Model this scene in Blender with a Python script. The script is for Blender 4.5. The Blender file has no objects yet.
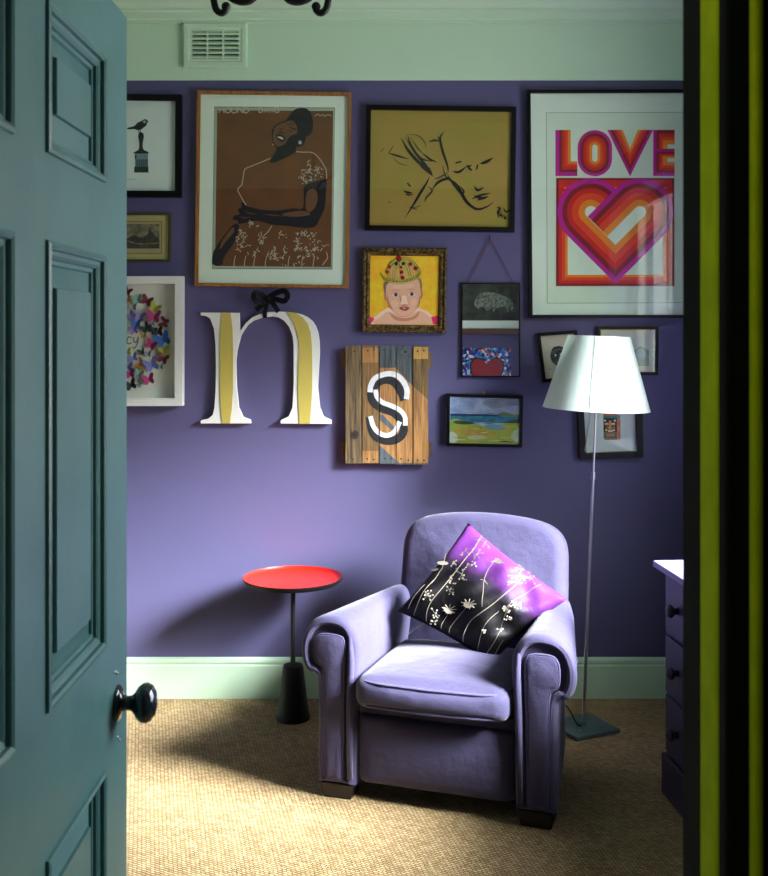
import bpy, bmesh, math, random
from mathutils import Vector, Matrix
R = math.radians
random.seed(7)
SC = bpy.context.scene
COL = SC.collection
F, CX, HY, H = 1068.0, 384.0, 330.0, 1.53
BACK = 4.45           # distance of the picture wall from the camera
RIGHT = 1.42          # right wall
LEFT = -1.95
FRONT = 1.0           # room side of the wall with the doorway
CEIL = 3.02

def P(px, py, d):
    return Vector(((px-CX)*d/F, d, H-(py-HY)*d/F))

# ------------------------------------------------------------------ materials
def s2l(c):
    out = []
    for v in c[:3]:
        v = v/255.0
        out.append(v/12.92 if v <= 0.04045 else ((v+0.055)/1.055)**2.4)
    return (out[0], out[1], out[2], 1.0)

MATS = {}
def mat(name, rgb, rough=0.6, metal=0.0, spec=0.5, bump=None, noise=None, coat=0.0, sheen=0.0):
    """rgb in sRGB 0-255. bump=(scale,strength)  noise=(scale, rgb2, amount)"""
    if name in MATS: return MATS[name]
    m = bpy.data.materials.new(name); m.use_nodes = True
    nt = m.node_tree; b = nt.nodes['Principled BSDF']
    b.inputs['Base Color'].default_value = s2l(rgb)
    b.inputs['Roughness'].default_value = rough
    b.inputs['Metallic'].default_value = metal
    b.inputs['Specular IOR Level'].default_value = spec
    b.inputs['Coat Weight'].default_value = coat
    b.inputs['Sheen Weight'].default_value = sheen
    if bump or noise:
        tc = nt.nodes.new('ShaderNodeTexCoord')
    if noise:
        n = nt.nodes.new('ShaderNodeTexNoise'); n.inputs['Scale'].default_value = noise[0]
        n.inputs['Detail'].default_value = 5
        nt.links.new(tc.outputs['Object'], n.inputs['Vector'])
        mr = nt.nodes.new('ShaderNodeMapRange')
        mr.inputs['From Min'].default_value = 0.35; mr.inputs['From Max'].default_value = 0.65
        mr.inputs['To Max'].default_value = noise[2]
        mx = nt.nodes.new('ShaderNodeMix'); mx.data_type = 'RGBA'
        mx.inputs['A'].default_value = s2l(rgb); mx.inputs['B'].default_value = s2l(noise[1])
        nt.links.new(n.outputs['Fac'], mr.inputs['Value'])
        nt.links.new(mr.outputs['Result'], mx.inputs['Factor'])
        nt.links.new(mx.outputs['Result'], b.inputs['Base Color'])
    if bump:
        n2 = nt.nodes.new('ShaderNodeTexNoise'); n2.inputs['Scale'].default_value = bump[0]
        n2.inputs['Detail'].default_value = 3
        nt.links.new(tc.outputs['Object'], n2.inputs['Vector'])
        bp = nt.nodes.new('ShaderNodeBump'); bp.inputs['Strength'].default_value = bump[1]
        bp.inputs['Distance'].default_value = 0.004
        nt.links.new(n2.outputs['Fac'], bp.inputs['Height'])
        nt.links.new(bp.outputs['Normal'], b.inputs['Normal'])
    MATS[name] = m
    return m

def glass_mat(name='window_glass', refl=1.0, tint=(0.96,0.98,0.97,1), ior=1.5):
    m = bpy.data.materials.new(name); m.use_nodes = True
    nt = m.node_tree; nt.nodes.clear()
    out = nt.nodes.new('ShaderNodeOutputMaterial')
    tr = nt.nodes.new('ShaderNodeBsdfTransparent'); tr.inputs['Color'].default_value = tint
    gl = nt.nodes.new('ShaderNodeBsdfGlossy'); gl.inputs['Roughness'].default_value = 0.0
    # Schlick reflectance, the same from both sides of the thin pane
    ge = nt.nodes.new('ShaderNodeNewGeometry')
    dt = nt.nodes.new('ShaderNodeVectorMath'); dt.operation = 'DOT_PRODUCT'
    nt.links.new(ge.outputs['Incoming'], dt.inputs[0]); nt.links.new(ge.outputs['Normal'], dt.inputs[1])
    def mth(op, a, b=None):
        n = nt.nodes.new('ShaderNodeMath'); n.operation = op
        for i, v in enumerate((a, b)):
            if v is None: continue
            if isinstance(v, (int, float)): n.inputs[i].default_value = v
            else: nt.links.new(v, n.inputs[i])
        return n.outputs[0]
    om = mth('SUBTRACT', 1.0, mth('ABSOLUTE', dt.outputs['Value']))
    fv = mth('ADD', mth('MULTIPLY', mth('POWER', om, 5.0), 0.95), 0.05)
    mx = nt.nodes.new('ShaderNodeMixShader')
    nt.links.new(fv, mx.inputs[0]); nt.links.new(tr.outputs[0], mx.inputs[1])
    nt.links.new(gl.outputs[0], mx.inputs[2]); nt.links.new(mx.outputs[0], out.inputs[0])
    return m

def weave_mat():
    m = bpy.data.materials.new('sisal_weave'); m.use_nodes = True
    nt = m.node_tree; N = nt.nodes; L = nt.links; b = N['Principled BSDF']
    b.inputs['Roughness'].default_value = 0.9; b.inputs['Specular IOR Level'].default_value = 0.2
    tc = N.new('ShaderNodeTexCoord')
    mp = N.new('ShaderNodeMapping'); mp.inputs['Rotation'].default_value = (0, 0, R(28))
    L.new(tc.outputs['Object'], mp.inputs['Vector'])
    nz = N.new('ShaderNodeTexNoise'); nz.inputs['Scale'].default_value = 60; nz.inputs['Detail'].default_value = 2
    L.new(mp.outputs[0], nz.inputs['Vector'])
    ds = N.new('ShaderNodeVectorMath'); ds.operation = 'SCALE'; ds.inputs['Scale'].default_value = 0.005
    L.new(nz.outputs['Color'], ds.inputs[0])
    ad = N.new('ShaderNodeVectorMath'); ad.operation = 'ADD'
    L.new(mp.outputs[0], ad.inputs[0]); L.new(ds.outputs[0], ad.inputs[1])
    br = N.new('ShaderNodeTexBrick')
    br.inputs['Scale'].default_value = 1.0
    br.inputs['Brick Width'].default_value = 0.0165; br.inputs['Row Height'].default_value = 0.0096
    br.inputs['Mortar Size'].default_value = 0.0018; br.inputs['Mortar Smooth'].default_value = 1.0
    br.inputs['Bias'].default_value = 0.0
    br.inputs['Color1'].default_value = s2l((206,180,136)); br.inputs['Color2'].default_value = s2l((172,142,98))
    br.inputs['Mortar'].default_value = s2l((84,64,40))
    L.new(ad.outputs[0], br.inputs['Vector'])
    n2 = N.new('ShaderNodeTexNoise'); n2.inputs['Scale'].default_value = 9; n2.inputs['Detail'].default_value = 6
    L.new(tc.outputs['Object'], n2.inputs['Vector'])
    mr = N.new('ShaderNodeMapRange'); mr.inputs['To Min'].default_value = 0.72; mr.inputs['To Max'].default_value = 1.2
    L.new(n2.outputs['Fac'], mr.inputs['Value'])
    mul = N.new('ShaderNodeVectorMath'); mul.operation = 'SCALE'
    L.new(br.outputs['Color'], mul.inputs[0]); L.new(mr.outputs['Result'], mul.inputs['Scale'])
    L.new(mul.outputs[0], b.inputs['Base Color'])
    bp = N.new('ShaderNodeBump'); bp.inputs['Strength'].default_value = 0.9; bp.inputs['Distance'].default_value = 0.006
    bp.invert = True
    L.new(br.outputs['Fac'], bp.inputs['Height']); L.new(bp.outputs[0], b.inputs['Normal'])
    return m

def fabric_mat(name, rgb, rgb2):
    m = bpy.data.materials.new(name); m.use_nodes = True
    nt = m.node_tree; N = nt.nodes; L = nt.links; b = N['Principled BSDF']
    b.inputs['Roughness'].default_value = 0.85; b.inputs['Sheen Weight'].default_value = 0.18
    b.inputs['Specular IOR Level'].default_value = 0.25
    b.inputs['Sheen Roughness'].default_value = 0.4
    tc = N.new('ShaderNodeTexCoord')
    n = N.new('ShaderNodeTexNoise'); n.inputs['Scale'].default_value = 420; n.inputs['Detail'].default_value = 2
    L.new(tc.outputs['Object'], n.inputs['Vector'])
    n3 = N.new('ShaderNodeTexNoise'); n3.inputs['Scale'].default_value = 14; n3.inputs['Detail'].default_value = 4
    L.new(tc.outputs['Object'], n3.inputs['Vector'])
    mx = N.new('ShaderNodeMix'); mx.data_type = 'RGBA'
    mx.inputs['A'].default_value = s2l(rgb); mx.inputs['B'].default_value = s2l(rgb2)
    L.new(n.outputs['Fac'], mx.inputs['Factor']); L.new(mx.outputs['Result'], b.inputs['Base Color'])
    a = N.new('ShaderNodeMath'); a.operation = 'MULTIPLY_ADD'; a.inputs[1].default_value = 6.0
    L.new(n3.outputs['Fac'], a.inputs[0]); L.new(n.outputs['Fac'], a.inputs[2])
    bp = N.new('ShaderNodeBump'); bp.inputs['Strength'].default_value = 0.45; bp.inputs['Distance'].default_value = 0.003
    L.new(a.outputs[0], bp.inputs['Height']); L.new(bp.outputs[0], b.inputs['Normal'])
    return m

def wood_mat(name, rgb, rgb2, axis='Z', scale=1.0, knots=True):
    m = bpy.data.materials.new(name); m.use_nodes = True
    nt = m.node_tree; N = nt.nodes; L = nt.links; b = N['Principled BSDF']
    b.inputs['Roughness'].default_value = 0.75
    tc = N.new('ShaderNodeTexCoord'); mp = N.new('ShaderNodeMapping')
    s = {'X': (4,70,70), 'Y': (70,4,70), 'Z': (70,70,4)}[axis]
    mp.inputs['Scale'].default_value = tuple(v*scale for v in s)
    L.new(tc.outputs['Object'], mp.inputs['Vector'])
    n = N.new('ShaderNodeTexNoise'); n.inputs['Scale'].default_value = 1.6; n.inputs['Detail'].default_value = 8
    n.inputs['Roughness'].default_value = 0.65; n.inputs['Distortion'].default_value = 0.6
    L.new(mp.outputs[0], n.inputs['Vector'])
    cr = N.new('ShaderNodeValToRGB')
    cr.color_ramp.elements[0].position = 0.36; cr.color_ramp.elements[0].color = s2l(rgb2)
    cr.color_ramp.elements[1].position = 0.62; cr.color_ramp.elements[1].color = s2l(rgb)
    L.new(n.outputs['Fac'], cr.inputs[0]); L.new(cr.outputs[0], b.inputs['Base Color'])
    bp = N.new('ShaderNodeBump'); bp.inputs['Strength'].default_value = 0.4; bp.inputs['Distance'].default_value = 0.002
    L.new(n.outputs['Fac'], bp.inputs['Height']); L.new(bp.outputs[0], b.inputs['Normal'])
    return m

def mosaic_mat():
    m = bpy.data.materials.new('mosaic_chips'); m.use_nodes = True
    nt = m.node_tree; N = nt.nodes; L = nt.links; b = N['Principled BSDF']
    b.inputs['Roughness'].default_value = 0.25
    tc = N.new('ShaderNodeTexCoord'); v = N.new('ShaderNodeTexVoronoi'); v.inputs['Scale'].default_value = 62
    L.new(tc.outputs['Object'], v.inputs['Vector'])
    sp = N.new('ShaderNodeSeparateColor'); L.new(v.outputs['Color'], sp.inputs[0])
    cr = N.new('ShaderNodeValToRGB'); cr.color_ramp.interpolation = 'CONSTANT'
    cols = [(20,30,120),(225,235,245),(40,90,200),(60,160,190),(30,40,90),(200,215,235),(60,40,140),(210,110,60),(70,120,220)]
    e = cr.color_ramp.elements
    e[0].color = s2l(cols[0]); e[0].position = 0; e[1].position = 1/9; e[1].color = s2l(cols[1])
    for i, c in enumerate(cols[2:]):
        k = e.new((i+2)/9); k.color = s2l(c)
    L.new(sp.outputs[0], cr.inputs[0]); L.new(cr.outputs[0], b.inputs['Base Color'])
    return m

WALL_PURPLE = mat('purple_wall_paint', (89,86,124), 0.62, bump=(140,0.05), noise=(1.2,(85,82,119),0.6), spec=0.3)
WALL_GREEN = mat('pale_green_paint', (196,226,196), 0.6)
CEIL_W = mat('ceiling_paint', (196,214,192), 0.8)
HALL = mat('hall_wall_paint', (150,150,140), 0.8)
DOOR_P = mat('grey_green_door_paint', (86,136,135), 0.42, noise=(7,(74,123,123),0.8), bump=(60,0.06))
DARK_P = mat('near_black_green_paint', (20,26,24), 0.85, spec=0.08)
LIME_P = mat('lime_green_paint', (172,198,18), 0.85, noise=(30,(150,176,12),0.7), bump=(50,0.15), spec=0.08)
PALE_P = mat('worn_pale_paint', (128,138,118), 0.5)
BLACK = mat('black_lacquer', (5,5,6), 0.45, spec=0.2)
IRON = mat('black_wrought_iron', (10,10,12), 0.5, bump=(90,0.3))
WHITE_F = mat('white_frame_paint', (226,230,224), 0.45)
OAK = wood_mat('honey_oak', (160,108,42), (120,74,24), 'Z', 0.7)
BROWN_F = mat('brown_frame_wood', (110,74,34), 0.5)
MATB = mat('mount_board_white', (230,246,228), 0.85)
MATW = mat('mount_board_ivory', (226,228,214), 0.85)
PURPLE_FAB = fabric_mat('lilac_wool_fabric', (72,68,98), (57,53,82))
PIPE_FAB = fabric_mat('lilac_piping', (88,83,118), (70,66,100))
FOOTW = mat('dark_stained_wood', (26,16,12), 0.5)
RED = mat('red_enamel', (226,34,18), 0.35, spec=0.4)
TBLK = mat('black_powder_coat', (8,7,9), 0.5, spec=0.25)
CHROME = mat('brushed_steel', (190,192,196), 0.3, metal=1.0)
SLATE = mat('grey_green_slate_paint', (70,92,92), 0.4, bump=(80,0.1))
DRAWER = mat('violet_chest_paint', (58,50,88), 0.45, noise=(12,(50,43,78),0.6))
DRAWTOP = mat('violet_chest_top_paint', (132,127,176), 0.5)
GLASS = glass_mat('picture_glass')
WGLASS = glass_mat('window_glass', tint=(0.97,0.98,0.98,1))
MIRROR = mat('mirror_silver', (225,230,232), 0.01, metal=1.0)
PAPERW = mat('paper_white', (222,226,218), 0.85)
INK = mat('black_ink', (14,14,16), 0.8)

def shade_mat():
    m = bpy.data.materials.new('translucent_white_shade'); m.use_nodes = True
    nt = m.node_tree; N = nt.nodes; L = nt.links; b = N['Principled BSDF']
    b.inputs['Base Color'].default_value = s2l((224,236,230)); b.inputs['Roughness'].default_value = 0.6
    t = N.new('ShaderNodeBsdfTranslucent'); t.inputs['Color'].default_value = s2l((236,246,242))
    mx = N.new('ShaderNodeMixShader'); mx.inputs[0].default_value = 0.5
    L.new(b.outputs[0], mx.inputs[1]); L.new(t.outputs[0], mx.inputs[2])
    L.new(mx.outputs[0], N['Material Output'].inputs[0])
    return m
SHADE = shade_mat()

# ------------------------------------------------------------------ object helpers
WM = {}   # world matrices of roots
def thing(name, label, cat, loc=(0,0,0), rot=(0,0,0), group=None):
    o = bpy.data.objects.new(name, None); COL.objects.link(o)
    o.empty_display_size = 0.1
    o.location = loc; o.rotation_euler = rot
    o['label'] = label; o['category'] = cat
    if group: o['group'] = group
    from mathutils import Euler
    WM[o.name] = Matrix.Translation(Vector(loc)) @ Euler(rot).to_matrix().to_4x4()
    return o
def tag(o, label, cat, group=None):
    o['label'] = label; o['category'] = cat
    if group: o['group'] = group
    return o

class MB:
    def __init__(s): s.bm = bmesh.new(); s.mi = 0
    def _m(s, faces):
        for f in faces: f.material_index = s.mi
    def mat(s, i): s.mi = i; return s
    def box(s, x0, x1, y0, y1, z0, z1, M=None):
        vs = [s.bm.verts.new((x,y,z)) for x in (x0,x1) for y in (y0,y1) for z in (z0,z1)]
        fs = [(0,1,3,2),(4,6,7,5),(0,4,5,1),(2,3,7,6),(0,2,6,4),(1,5,7,3)]
        s._m([s.bm.faces.new([vs[i] for i in f]) for f in fs])
        if M: bmesh.ops.transform(s.bm, matrix=M, verts=vs)
        return s
    def hexa(s, pts):  # 8 points: bottom 4 ccw, top 4 ccw
        vs = [s.bm.verts.new(p) for p in pts]
        fs = [(3,2,1,0),(4,5,6,7),(0,1,5,4),(1,2,6,5),(2,3,7,6),(3,0,4,7)]
        s._m([s.bm.faces.new([vs[i] for i in f]) for f in fs]); return s
    def loft(s, rings, cap=True, close=True):
        vr = [[s.bm.verts.new(p) for p in r] for r in rings]
        n = len(vr[0]); fs = []
        for a, b in zip(vr, vr[1:]):
            for i in range(n if close else n-1):
                j = (i+1) % n
                fs.append(s.bm.faces.new((a[i], a[j], b[j], b[i])))
        if cap:
            fs.append(s.bm.faces.new(list(reversed(vr[0])))); fs.append(s.bm.faces.new(vr[-1]))
        s._m(fs); return s
    def lathe(s, prof, c=(0,0,0), n=32, M=None, cap=True):
        rings = []
        for r, z in prof:
            r = max(r, 1e-4)
            ring = []
            for i in range(n):
                a = 2*math.pi*i/n
                v = Vector((r*math.cos(a), r*math.sin(a), z))
                if M: v = M @ v
                ring.append(v + Vector(c))
            rings.append(ring)
        return s.loft(rings, cap)
    def tube(s, path, rad, n=8, closed=False):
        path = [Vector(p) for p in path]; rings = []
        m = len(path)
        up = None
        for i, p in enumerate(path):
            if closed: t = path[(i+1) % m]-path[i-1]
            else: t = path[min(i+1, m-1)]-path[max(i-1, 0)]
            t.normalize()
            if up is None:
                up = Vector((0,0,1)) if abs(t.z) < 0.9 else Vector((0,1,0))
            a = (up - t*up.dot(t))
            if a.length < 1e-6: a = t.orthogonal()
            a.normalize(); up = a
            b = t.cross(a)
            r = rad[i] if isinstance(rad, (list, tuple)) else rad
            rings.append([p + a*r*math.cos(2*math.pi*k/n) + b*r*math.sin(2*math.pi*k/n) for k in range(n)])
        if closed:
            rings.append(rings[0]); return s.loft(rings, cap=False)
        return s.loft(rings)
    def ball(s, c, r, n=12, sc=(1,1,1)):
        rings = []
        for k in range(1, n):
            a = math.pi*k/n
            rings.append([Vector((c[0]+r*sc[0]*math.sin(a)*math.cos(t), c[1]+r*sc[1]*math.sin(a)*math.sin(t), c[2]-r*sc[2]*math.cos(a)))
                          for t in [2*math.pi*i/(2*n) for i in range(2*n)]])
        return s.loft(rings)
    def poly(s, pts, want=Vector((0,-1,0))):
        pts = [Vector(p) for p in pts]
        nrm = Vector((0,0,0))
        for i in range(len(pts)):
            nrm += (pts[i]-pts[0]).cross(pts[(i+1) % len(pts)]-pts[0])
        if nrm.dot(want) < 0: pts.reverse()
        f = s.bm.faces.new([s.bm.verts.new(p) for p in pts]); f.material_index = s.mi
        return s
    def build(s, name, mats, parent=None, local=False, smooth=False, bevel=0, seg=2, recalc=True, subsurf=0, kind=None):
        if recalc: bmesh.ops.recalc_face_normals(s.bm, faces=s.bm.faces)
        if parent is not None and not local:
            bmesh.ops.transform(s.bm, matrix=WM[parent.name].inverted(), verts=s.bm.verts)
        me = bpy.data.meshes.new(name); s.bm.to_mesh(me); s.bm.free()
        o = bpy.data.objects.new(name, me); COL.objects.link(o)
        if not isinstance(mats, (list, tuple)): mats = [mats]
        for m in mats: me.materials.append(m)
        if parent is not None:
            o.parent = parent
            WM[o.name] = WM[parent.name]
        else: WM[o.name] = Matrix.Identity(4)
        if smooth:
            for p in me.polygons: p.use_smooth = True
            if smooth == 'auto':
                me.set_sharp_from_angle(angle=R(35))
        if bevel:
            b = o.modifiers.new('bevel', 'BEVEL'); b.width = bevel; b.segments = seg; b.limit_method = 'ANGLE'; b.angle_limit = R(40)
            b.harden_normals = False
        if subsurf:
            b = o.modifiers.new('sub', 'SUBSURF'); b.levels = subsurf; b.render_levels = subsurf
        if kind: o['kind'] = kind
        return o

def struct(name, mb, m, parent=None, **k):
    return mb.build(name, m, parent, kind=None if parent else 'structure', **k)

def spline(pts, n=6, closed=False):
    pts = [Vector(p) if len(p) == 3 else Vector((p[0], p[1], 0)) for p in pts]
    out = []; m = len(pts)
    rng = range(m) if closed else range(m-1)
    for i in rng:
        p1 = pts[i]; p2 = pts[(i+1) % m]
        p0 = pts[i-1] if (closed or i > 0) else p1*2-p2
        p3 = pts[(i+2) % m] if (closed or i+2 < m) else p2*2-p1
        for k in range(n):
            t = k/n
            out.append(0.5*((2*p1)+(-p0+p2)*t+(2*p0-5*p1+4*p2-p3)*t*t+(-p0+3*p1-3*p2+p3)*t**3))
    if not closed: out.append(pts[-1])
    return out

def rbox(sx, sy, sz, r, crown=(0,0,0), cuts=10, M=None, mb=None):
    """rounded cushion-like box centred at 0, half sizes sx,sy,sz; crown swells each axis"""
    bm = bmesh.new()
    bmesh.ops.create_cube(bm, size=2)
    bmesh.ops.subdivide_edges(bm, edges=bm.edges[:], cuts=cuts, use_grid_fill=True)
    for v in bm.verts:
        q = Vector(v.co)
        # ease the parameter so that more vertices sit near edges
        def e(t): return math.copysign(abs(t)**0.75, t)
        q = Vector((e(q.x), e(q.y), e(q.z)))
        p = Vector((q.x*sx, q.y*sy, q.z*sz))
        c = Vector((max(-(sx-r), min(sx-r, p.x)), max(-(sy-r), min(sy-r, p.y)), max(-(sz-r), min(sz-r, p.z))))
        d = p-c
        if d.length > 1e-7: d.normalize(); p = c+d*r
        p.x += crown[0]*math.copysign(1, q.x)*(abs(q.x) > .5)*(1-q.y**2)*(1-q.z**2) if crown[0] else 0
        p.y += crown[1]*math.copysign(1, q.y)*(abs(q.y) > .5)*(1-q.x**2)*(1-q.z**2) if crown[1] else 0
        p.z += crown[2]*math.copysign(1, q.z)*(abs(q.z) > .5)*(1-q.x**2)*(1-q.y**2) if crown[2] else 0
        v.co = p
    if M: bmesh.ops.transform(bm, matrix=M, verts=bm.verts)
    out = mb or MB()
    me = bpy.data.meshes.new('tmp'); bm.to_mesh(me); bm.free()
    out.bm.from_mesh(me); bpy.data.meshes.remove(me)
    return out

# ------------------------------------------------------------------ flat artwork helper (pictures, signs: flat things on the wall plane)
def lerp2(a, b, t): return (a[0]+(b[0]-a[0])*t, a[1]+(b[1]-a[1])*t)
def clip(poly, A, B, C):    # keep A x + B y <= C
    out = []
    for i in range(len(poly)):
        p, q = poly[i], poly[(i+1) % len(poly)]
        fp, fq = A*p[0]+B*p[1]-C, A*q[0]+B*q[1]-C
        if fp <= 0: out.append(p)
        if (fp < 0) != (fq < 0) and fp != fq:
            tt = fp/(fp-fq); out.append(lerp2(p, q, tt))
    return out
class Art:
    def __init__(s, d, step=0.00009):
        s.mb = MB(); s.d = d; s.mats = []; s.k = 0; s.step = step; s.f = lambda p: p; s.cr = None; s.off = 0.0; s.hold = False
    def frame(s, x0, y0, sc):   # coordinates given in a magnified crop
        s.f = lambda p: (x0+p[0]/sc, y0+p[1]/sc); return s
    def mi(s, m):
        if m not in s.mats: s.mats.append(m)
        s.mb.mi = s.mats.index(m)
    def up(s):
        if not s.hold: s.off += s.step
    def pt(s, p):
        p = s.f(p); v = P(p[0], p[1], s.d); v.y -= s.off
        return v
    def poly(s, pts, m, sm=0):
        s.mi(m); s.up()
        if sm: pts = [(v.x, v.y) for v in spline(pts, sm, True)]
        if s.cr:
            x0, y0, x1, y1 = s.cr
            for A, B, C in ((-1,0,-x0),(1,0,x1),(0,-1,-y0),(0,1,y1)): pts = clip(pts, A, B, C)
            if len(pts) < 3: return s
        s.mb.poly([s.pt(p) for p in pts]); return s
    def rect(s, x0, y0, x1, y1, m): return s.poly([(x0,y0),(x1,y0),(x1,y1),(x0,y1)], m)
    def ell(s, cx, cy, rx, ry, m, rot=0, n=28):
        c, q = math.cos(R(rot)), math.sin(R(rot))
        return s.poly([(cx+rx*math.cos(a)*c-ry*math.sin(a)*q, cy+rx*math.cos(a)*q+ry*math.sin(a)*c)
                       for a in [2*math.pi*i/n for i in range(n)]], m)
    def stroke(s, pts, w, m, sm=5, taper=False):
        s.mi(m); s.up()
        if sm and len(pts) > 2: pts = [(v.x, v.y) for v in spline(pts, sm)]
        n = len(pts); L = []; Rr = []
        for i, p in enumerate(pts):
            a = pts[max(i-1, 0)]; b = pts[min(i+1, n-1)]
            dx, dy = b[0]-a[0], b[1]-a[1]; l = math.hypot(dx, dy) or 1
            ww = w/2*(1 if not taper else max(.18, math.sin(math.pi*(i+.5)/n)))
            L.append((p[0]-dy/l*ww, p[1]+dx/l*ww)); Rr.append((p[0]+dy/l*ww, p[1]-dx/l*ww))
        for i in range(n-1):
            s.mb.poly([s.pt(L[i]), s.pt(L[i+1]), s.pt(Rr[i+1]), s.pt(Rr[i])])
        return s
    def build(s, name, parent, **k):
        return s.mb.build(name, s.mats, parent, recalc=False, **k)

def quad_frame(corners, w, depth, m, parent, d=None, profile=None, gap=0.003):
    """corners TL,TR,BR,BL in px (outer). builds a mitred frame moulding. w = moulding width in px"""
    dface = BACK-gap-depth
    ws = F/dface
    wm = w/ws
    O = [P(c[0], c[1], dface) for c in corners]
    cen = sum(O, Vector())/4
    def inset(k):   # inset by k metres
        out = []
        for i in range(4):
            p, a, b = O[i], O[i-1], O[(i+1) % 4]
            u = (a-p).normalized(); v = (b-p).normalized()
            s_ = u.cross(v).length
            out.append(p+(u+v)*(k/max(s_, .2)))
        return out
    prof = profile or [(0,0),(0,1),(1,1),(1,0.35)]
    mb = MB(); rings = []
    for t, h in prof:
        rings.append([Vector((q.x, BACK-gap-depth*h, q.z)) for q in inset(wm*t)])
    vr = [[mb.bm.verts.new(p) for p in r] for r in rings]
    vr.append(vr[0])
    # back closing ring: last profile point dropped to the wall
    back = [mb.bm.verts.new(Vector((q.co.x, BACK-gap, q.co.z))) for q in vr[-2]]
    vr.insert(-1, back)
    for a, b in zip(vr, vr[1:]):
        for i in range(4):
            j = (i+1) % 4
            mb.bm.faces.new((a[i], a[j], b[j], b[i]))
    fr = mb.build('frame', m, parent)
    return fr, inset(wm)

def backing(inner, y, m, parent, name='backing_board', th=0.003):
    mb = MB()
    mb.hexa([(p.x, y+th, p.z) for p in inner]+[(p.x, y, p.z) for p in inner])
    return mb.build(name, m, parent)
def glass(inner, y, parent):
    mb = MB(); mb.poly([(p.x, y, p.z) for p in inner])
    return mb.build('glass_pane', GLASS, parent, recalc=False)

def picture(label, corners, w, depth, m, cat='picture', name='framed_picture', profile=None, board=MATB, glazed=True, recess=0.5, group=None):
    c = P(sum(q[0] for q in corners)/4, max(q[1] for q in corners), BACK)
    t = thing(name, label, cat, (c.x, BACK-0.003, c.z), group=group)
    fr, inner = quad_frame(corners, w, depth, m, t, profile=profile)
    yb = BACK-0.003-depth*recess
    backing(inner, yb, board, t)
    art = Art(yb-0.0006)
    if glazed: glass(inner, BACK-0.003-depth*0.85, t)
    return t, art

# ================================================================== THE ROOM
# picture wall (purple below, green above)
Z_BAND = H+(HY-80.5)*BACK/F
w = MB(); w.mat(0).box(LEFT-.15, RIGHT+.15, BACK, BACK+.15, 0, Z_BAND); w.mat(1).box(LEFT-.15, RIGHT+.15, BACK-.004, BACK+.15, Z_BAND, CEIL)
struct('wall_back', w, [WALL_PURPLE, WALL_GREEN])
w = MB(); w.mat(0).box(LEFT-.15, LEFT, FRONT, BACK, 0, Z_BAND); w.mat(1).box(LEFT-.15, LEFT, FRONT, BACK, Z_BAND, CEIL)
struct('wall_left', w, [WALL_PURPLE, WALL_GREEN])
# right wall with a window opening
WY0, WY1, WZ0, WZ1 = 2.10, 3.58, 0.85, 2.34
TH = 0.28
w = MB()
def wallseg(y0, y1, z0, z1):
    for a, b, i in ((z0, min(z1, Z_BAND), 0), (max(z0, Z_BAND), z1, 1)):
        if b > a: w.mat(i).box(RIGHT, RIGHT+TH, y0, y1, a, b)
wallseg(FRONT, WY0, 0, CEIL); wallseg(WY1, BACK, 0, CEIL)
wallseg(WY0, WY1, 0, WZ0); wallseg(WY0, WY1, WZ1, CEIL)
struct('wall_right', w, [WALL_PURPLE, WALL_GREEN])
# wall with the doorway the camera looks through
JX = (686-CX)*FRONT/F     # 0.283
DX = -0.40                # face of the opened door
OPL = DX-0.045; DTOP = 2.08
w = MB()
def fseg(x0, x1, z0, z1):
    for a, b, i in ((z0, min(z1, Z_BAND), 0), (max(z0, Z_BAND), z1, 1)):
        if b > a: w.mat(i).box(x0, x1, FRONT-.10, FRONT, a, b)
fseg(LEFT-.15, OPL-.03, 0, CEIL); fseg(JX+.035, RIGHT+TH, 0, CEIL); fseg(OPL-.03, JX+.035, DTOP+.03, CEIL)
struct('wall_front', w, [WALL_PURPLE, WALL_GREEN])
struct('floor', MB().box(LEFT-.15, RIGHT+TH, -1.6, BACK+.15, -.05, 0), weave_mat())
struct('ceiling', MB().box(LEFT-.15, RIGHT+TH, FRONT-.1, BACK+.15, CEIL, CEIL+.06), CEIL_W)
# hallway shell behind the doorway
w = MB()
w.box(-1.10, -1.0, -1.6, FRONT-.1, 0, 2.6); w.box(1.0, 1.1, -1.6, FRONT-.1, 0, 2.6); w.box(-1.1, 1.1, -1.7, -1.6, 0, 2.6)
struct('wall_hall', w, HALL)
struct('ceiling_hall', MB().box(-1.1, 1.1, -1.7, FRONT-.1, 2.6, 2.66), CEIL_W)

# skirting
SK = 0.168
def skirt_profile(): return [(0,0),(0.020,0),(0.020,.135),(0.016,.140),(0.016,.146),(0.020,.150),(0.018,.160),(0.008,SK),(0,SK)]
def run(name, prof, a, b, inward, m):
    mb = MB(); rings = []
    for q in (a, b):
        rings.append([Vector((q[0]+inward[0]*o, q[1]+inward[1]*o, z)) for o, z in prof])
    mb.loft(rings); return struct(name, mb, m)
run('baseboard_back', skirt_profile(), (LEFT,BACK), (RIGHT,BACK), (0,-1), WALL_GREEN)
run('baseboard_left', skirt_profile(), (LEFT,FRONT), (LEFT,BACK-.02), (1,0), WALL_GREEN)
run('baseboard_right', skirt_profile(), (RIGHT,FRONT), (RIGHT,BACK-.02), (-1,0), WALL_GREEN)
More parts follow.
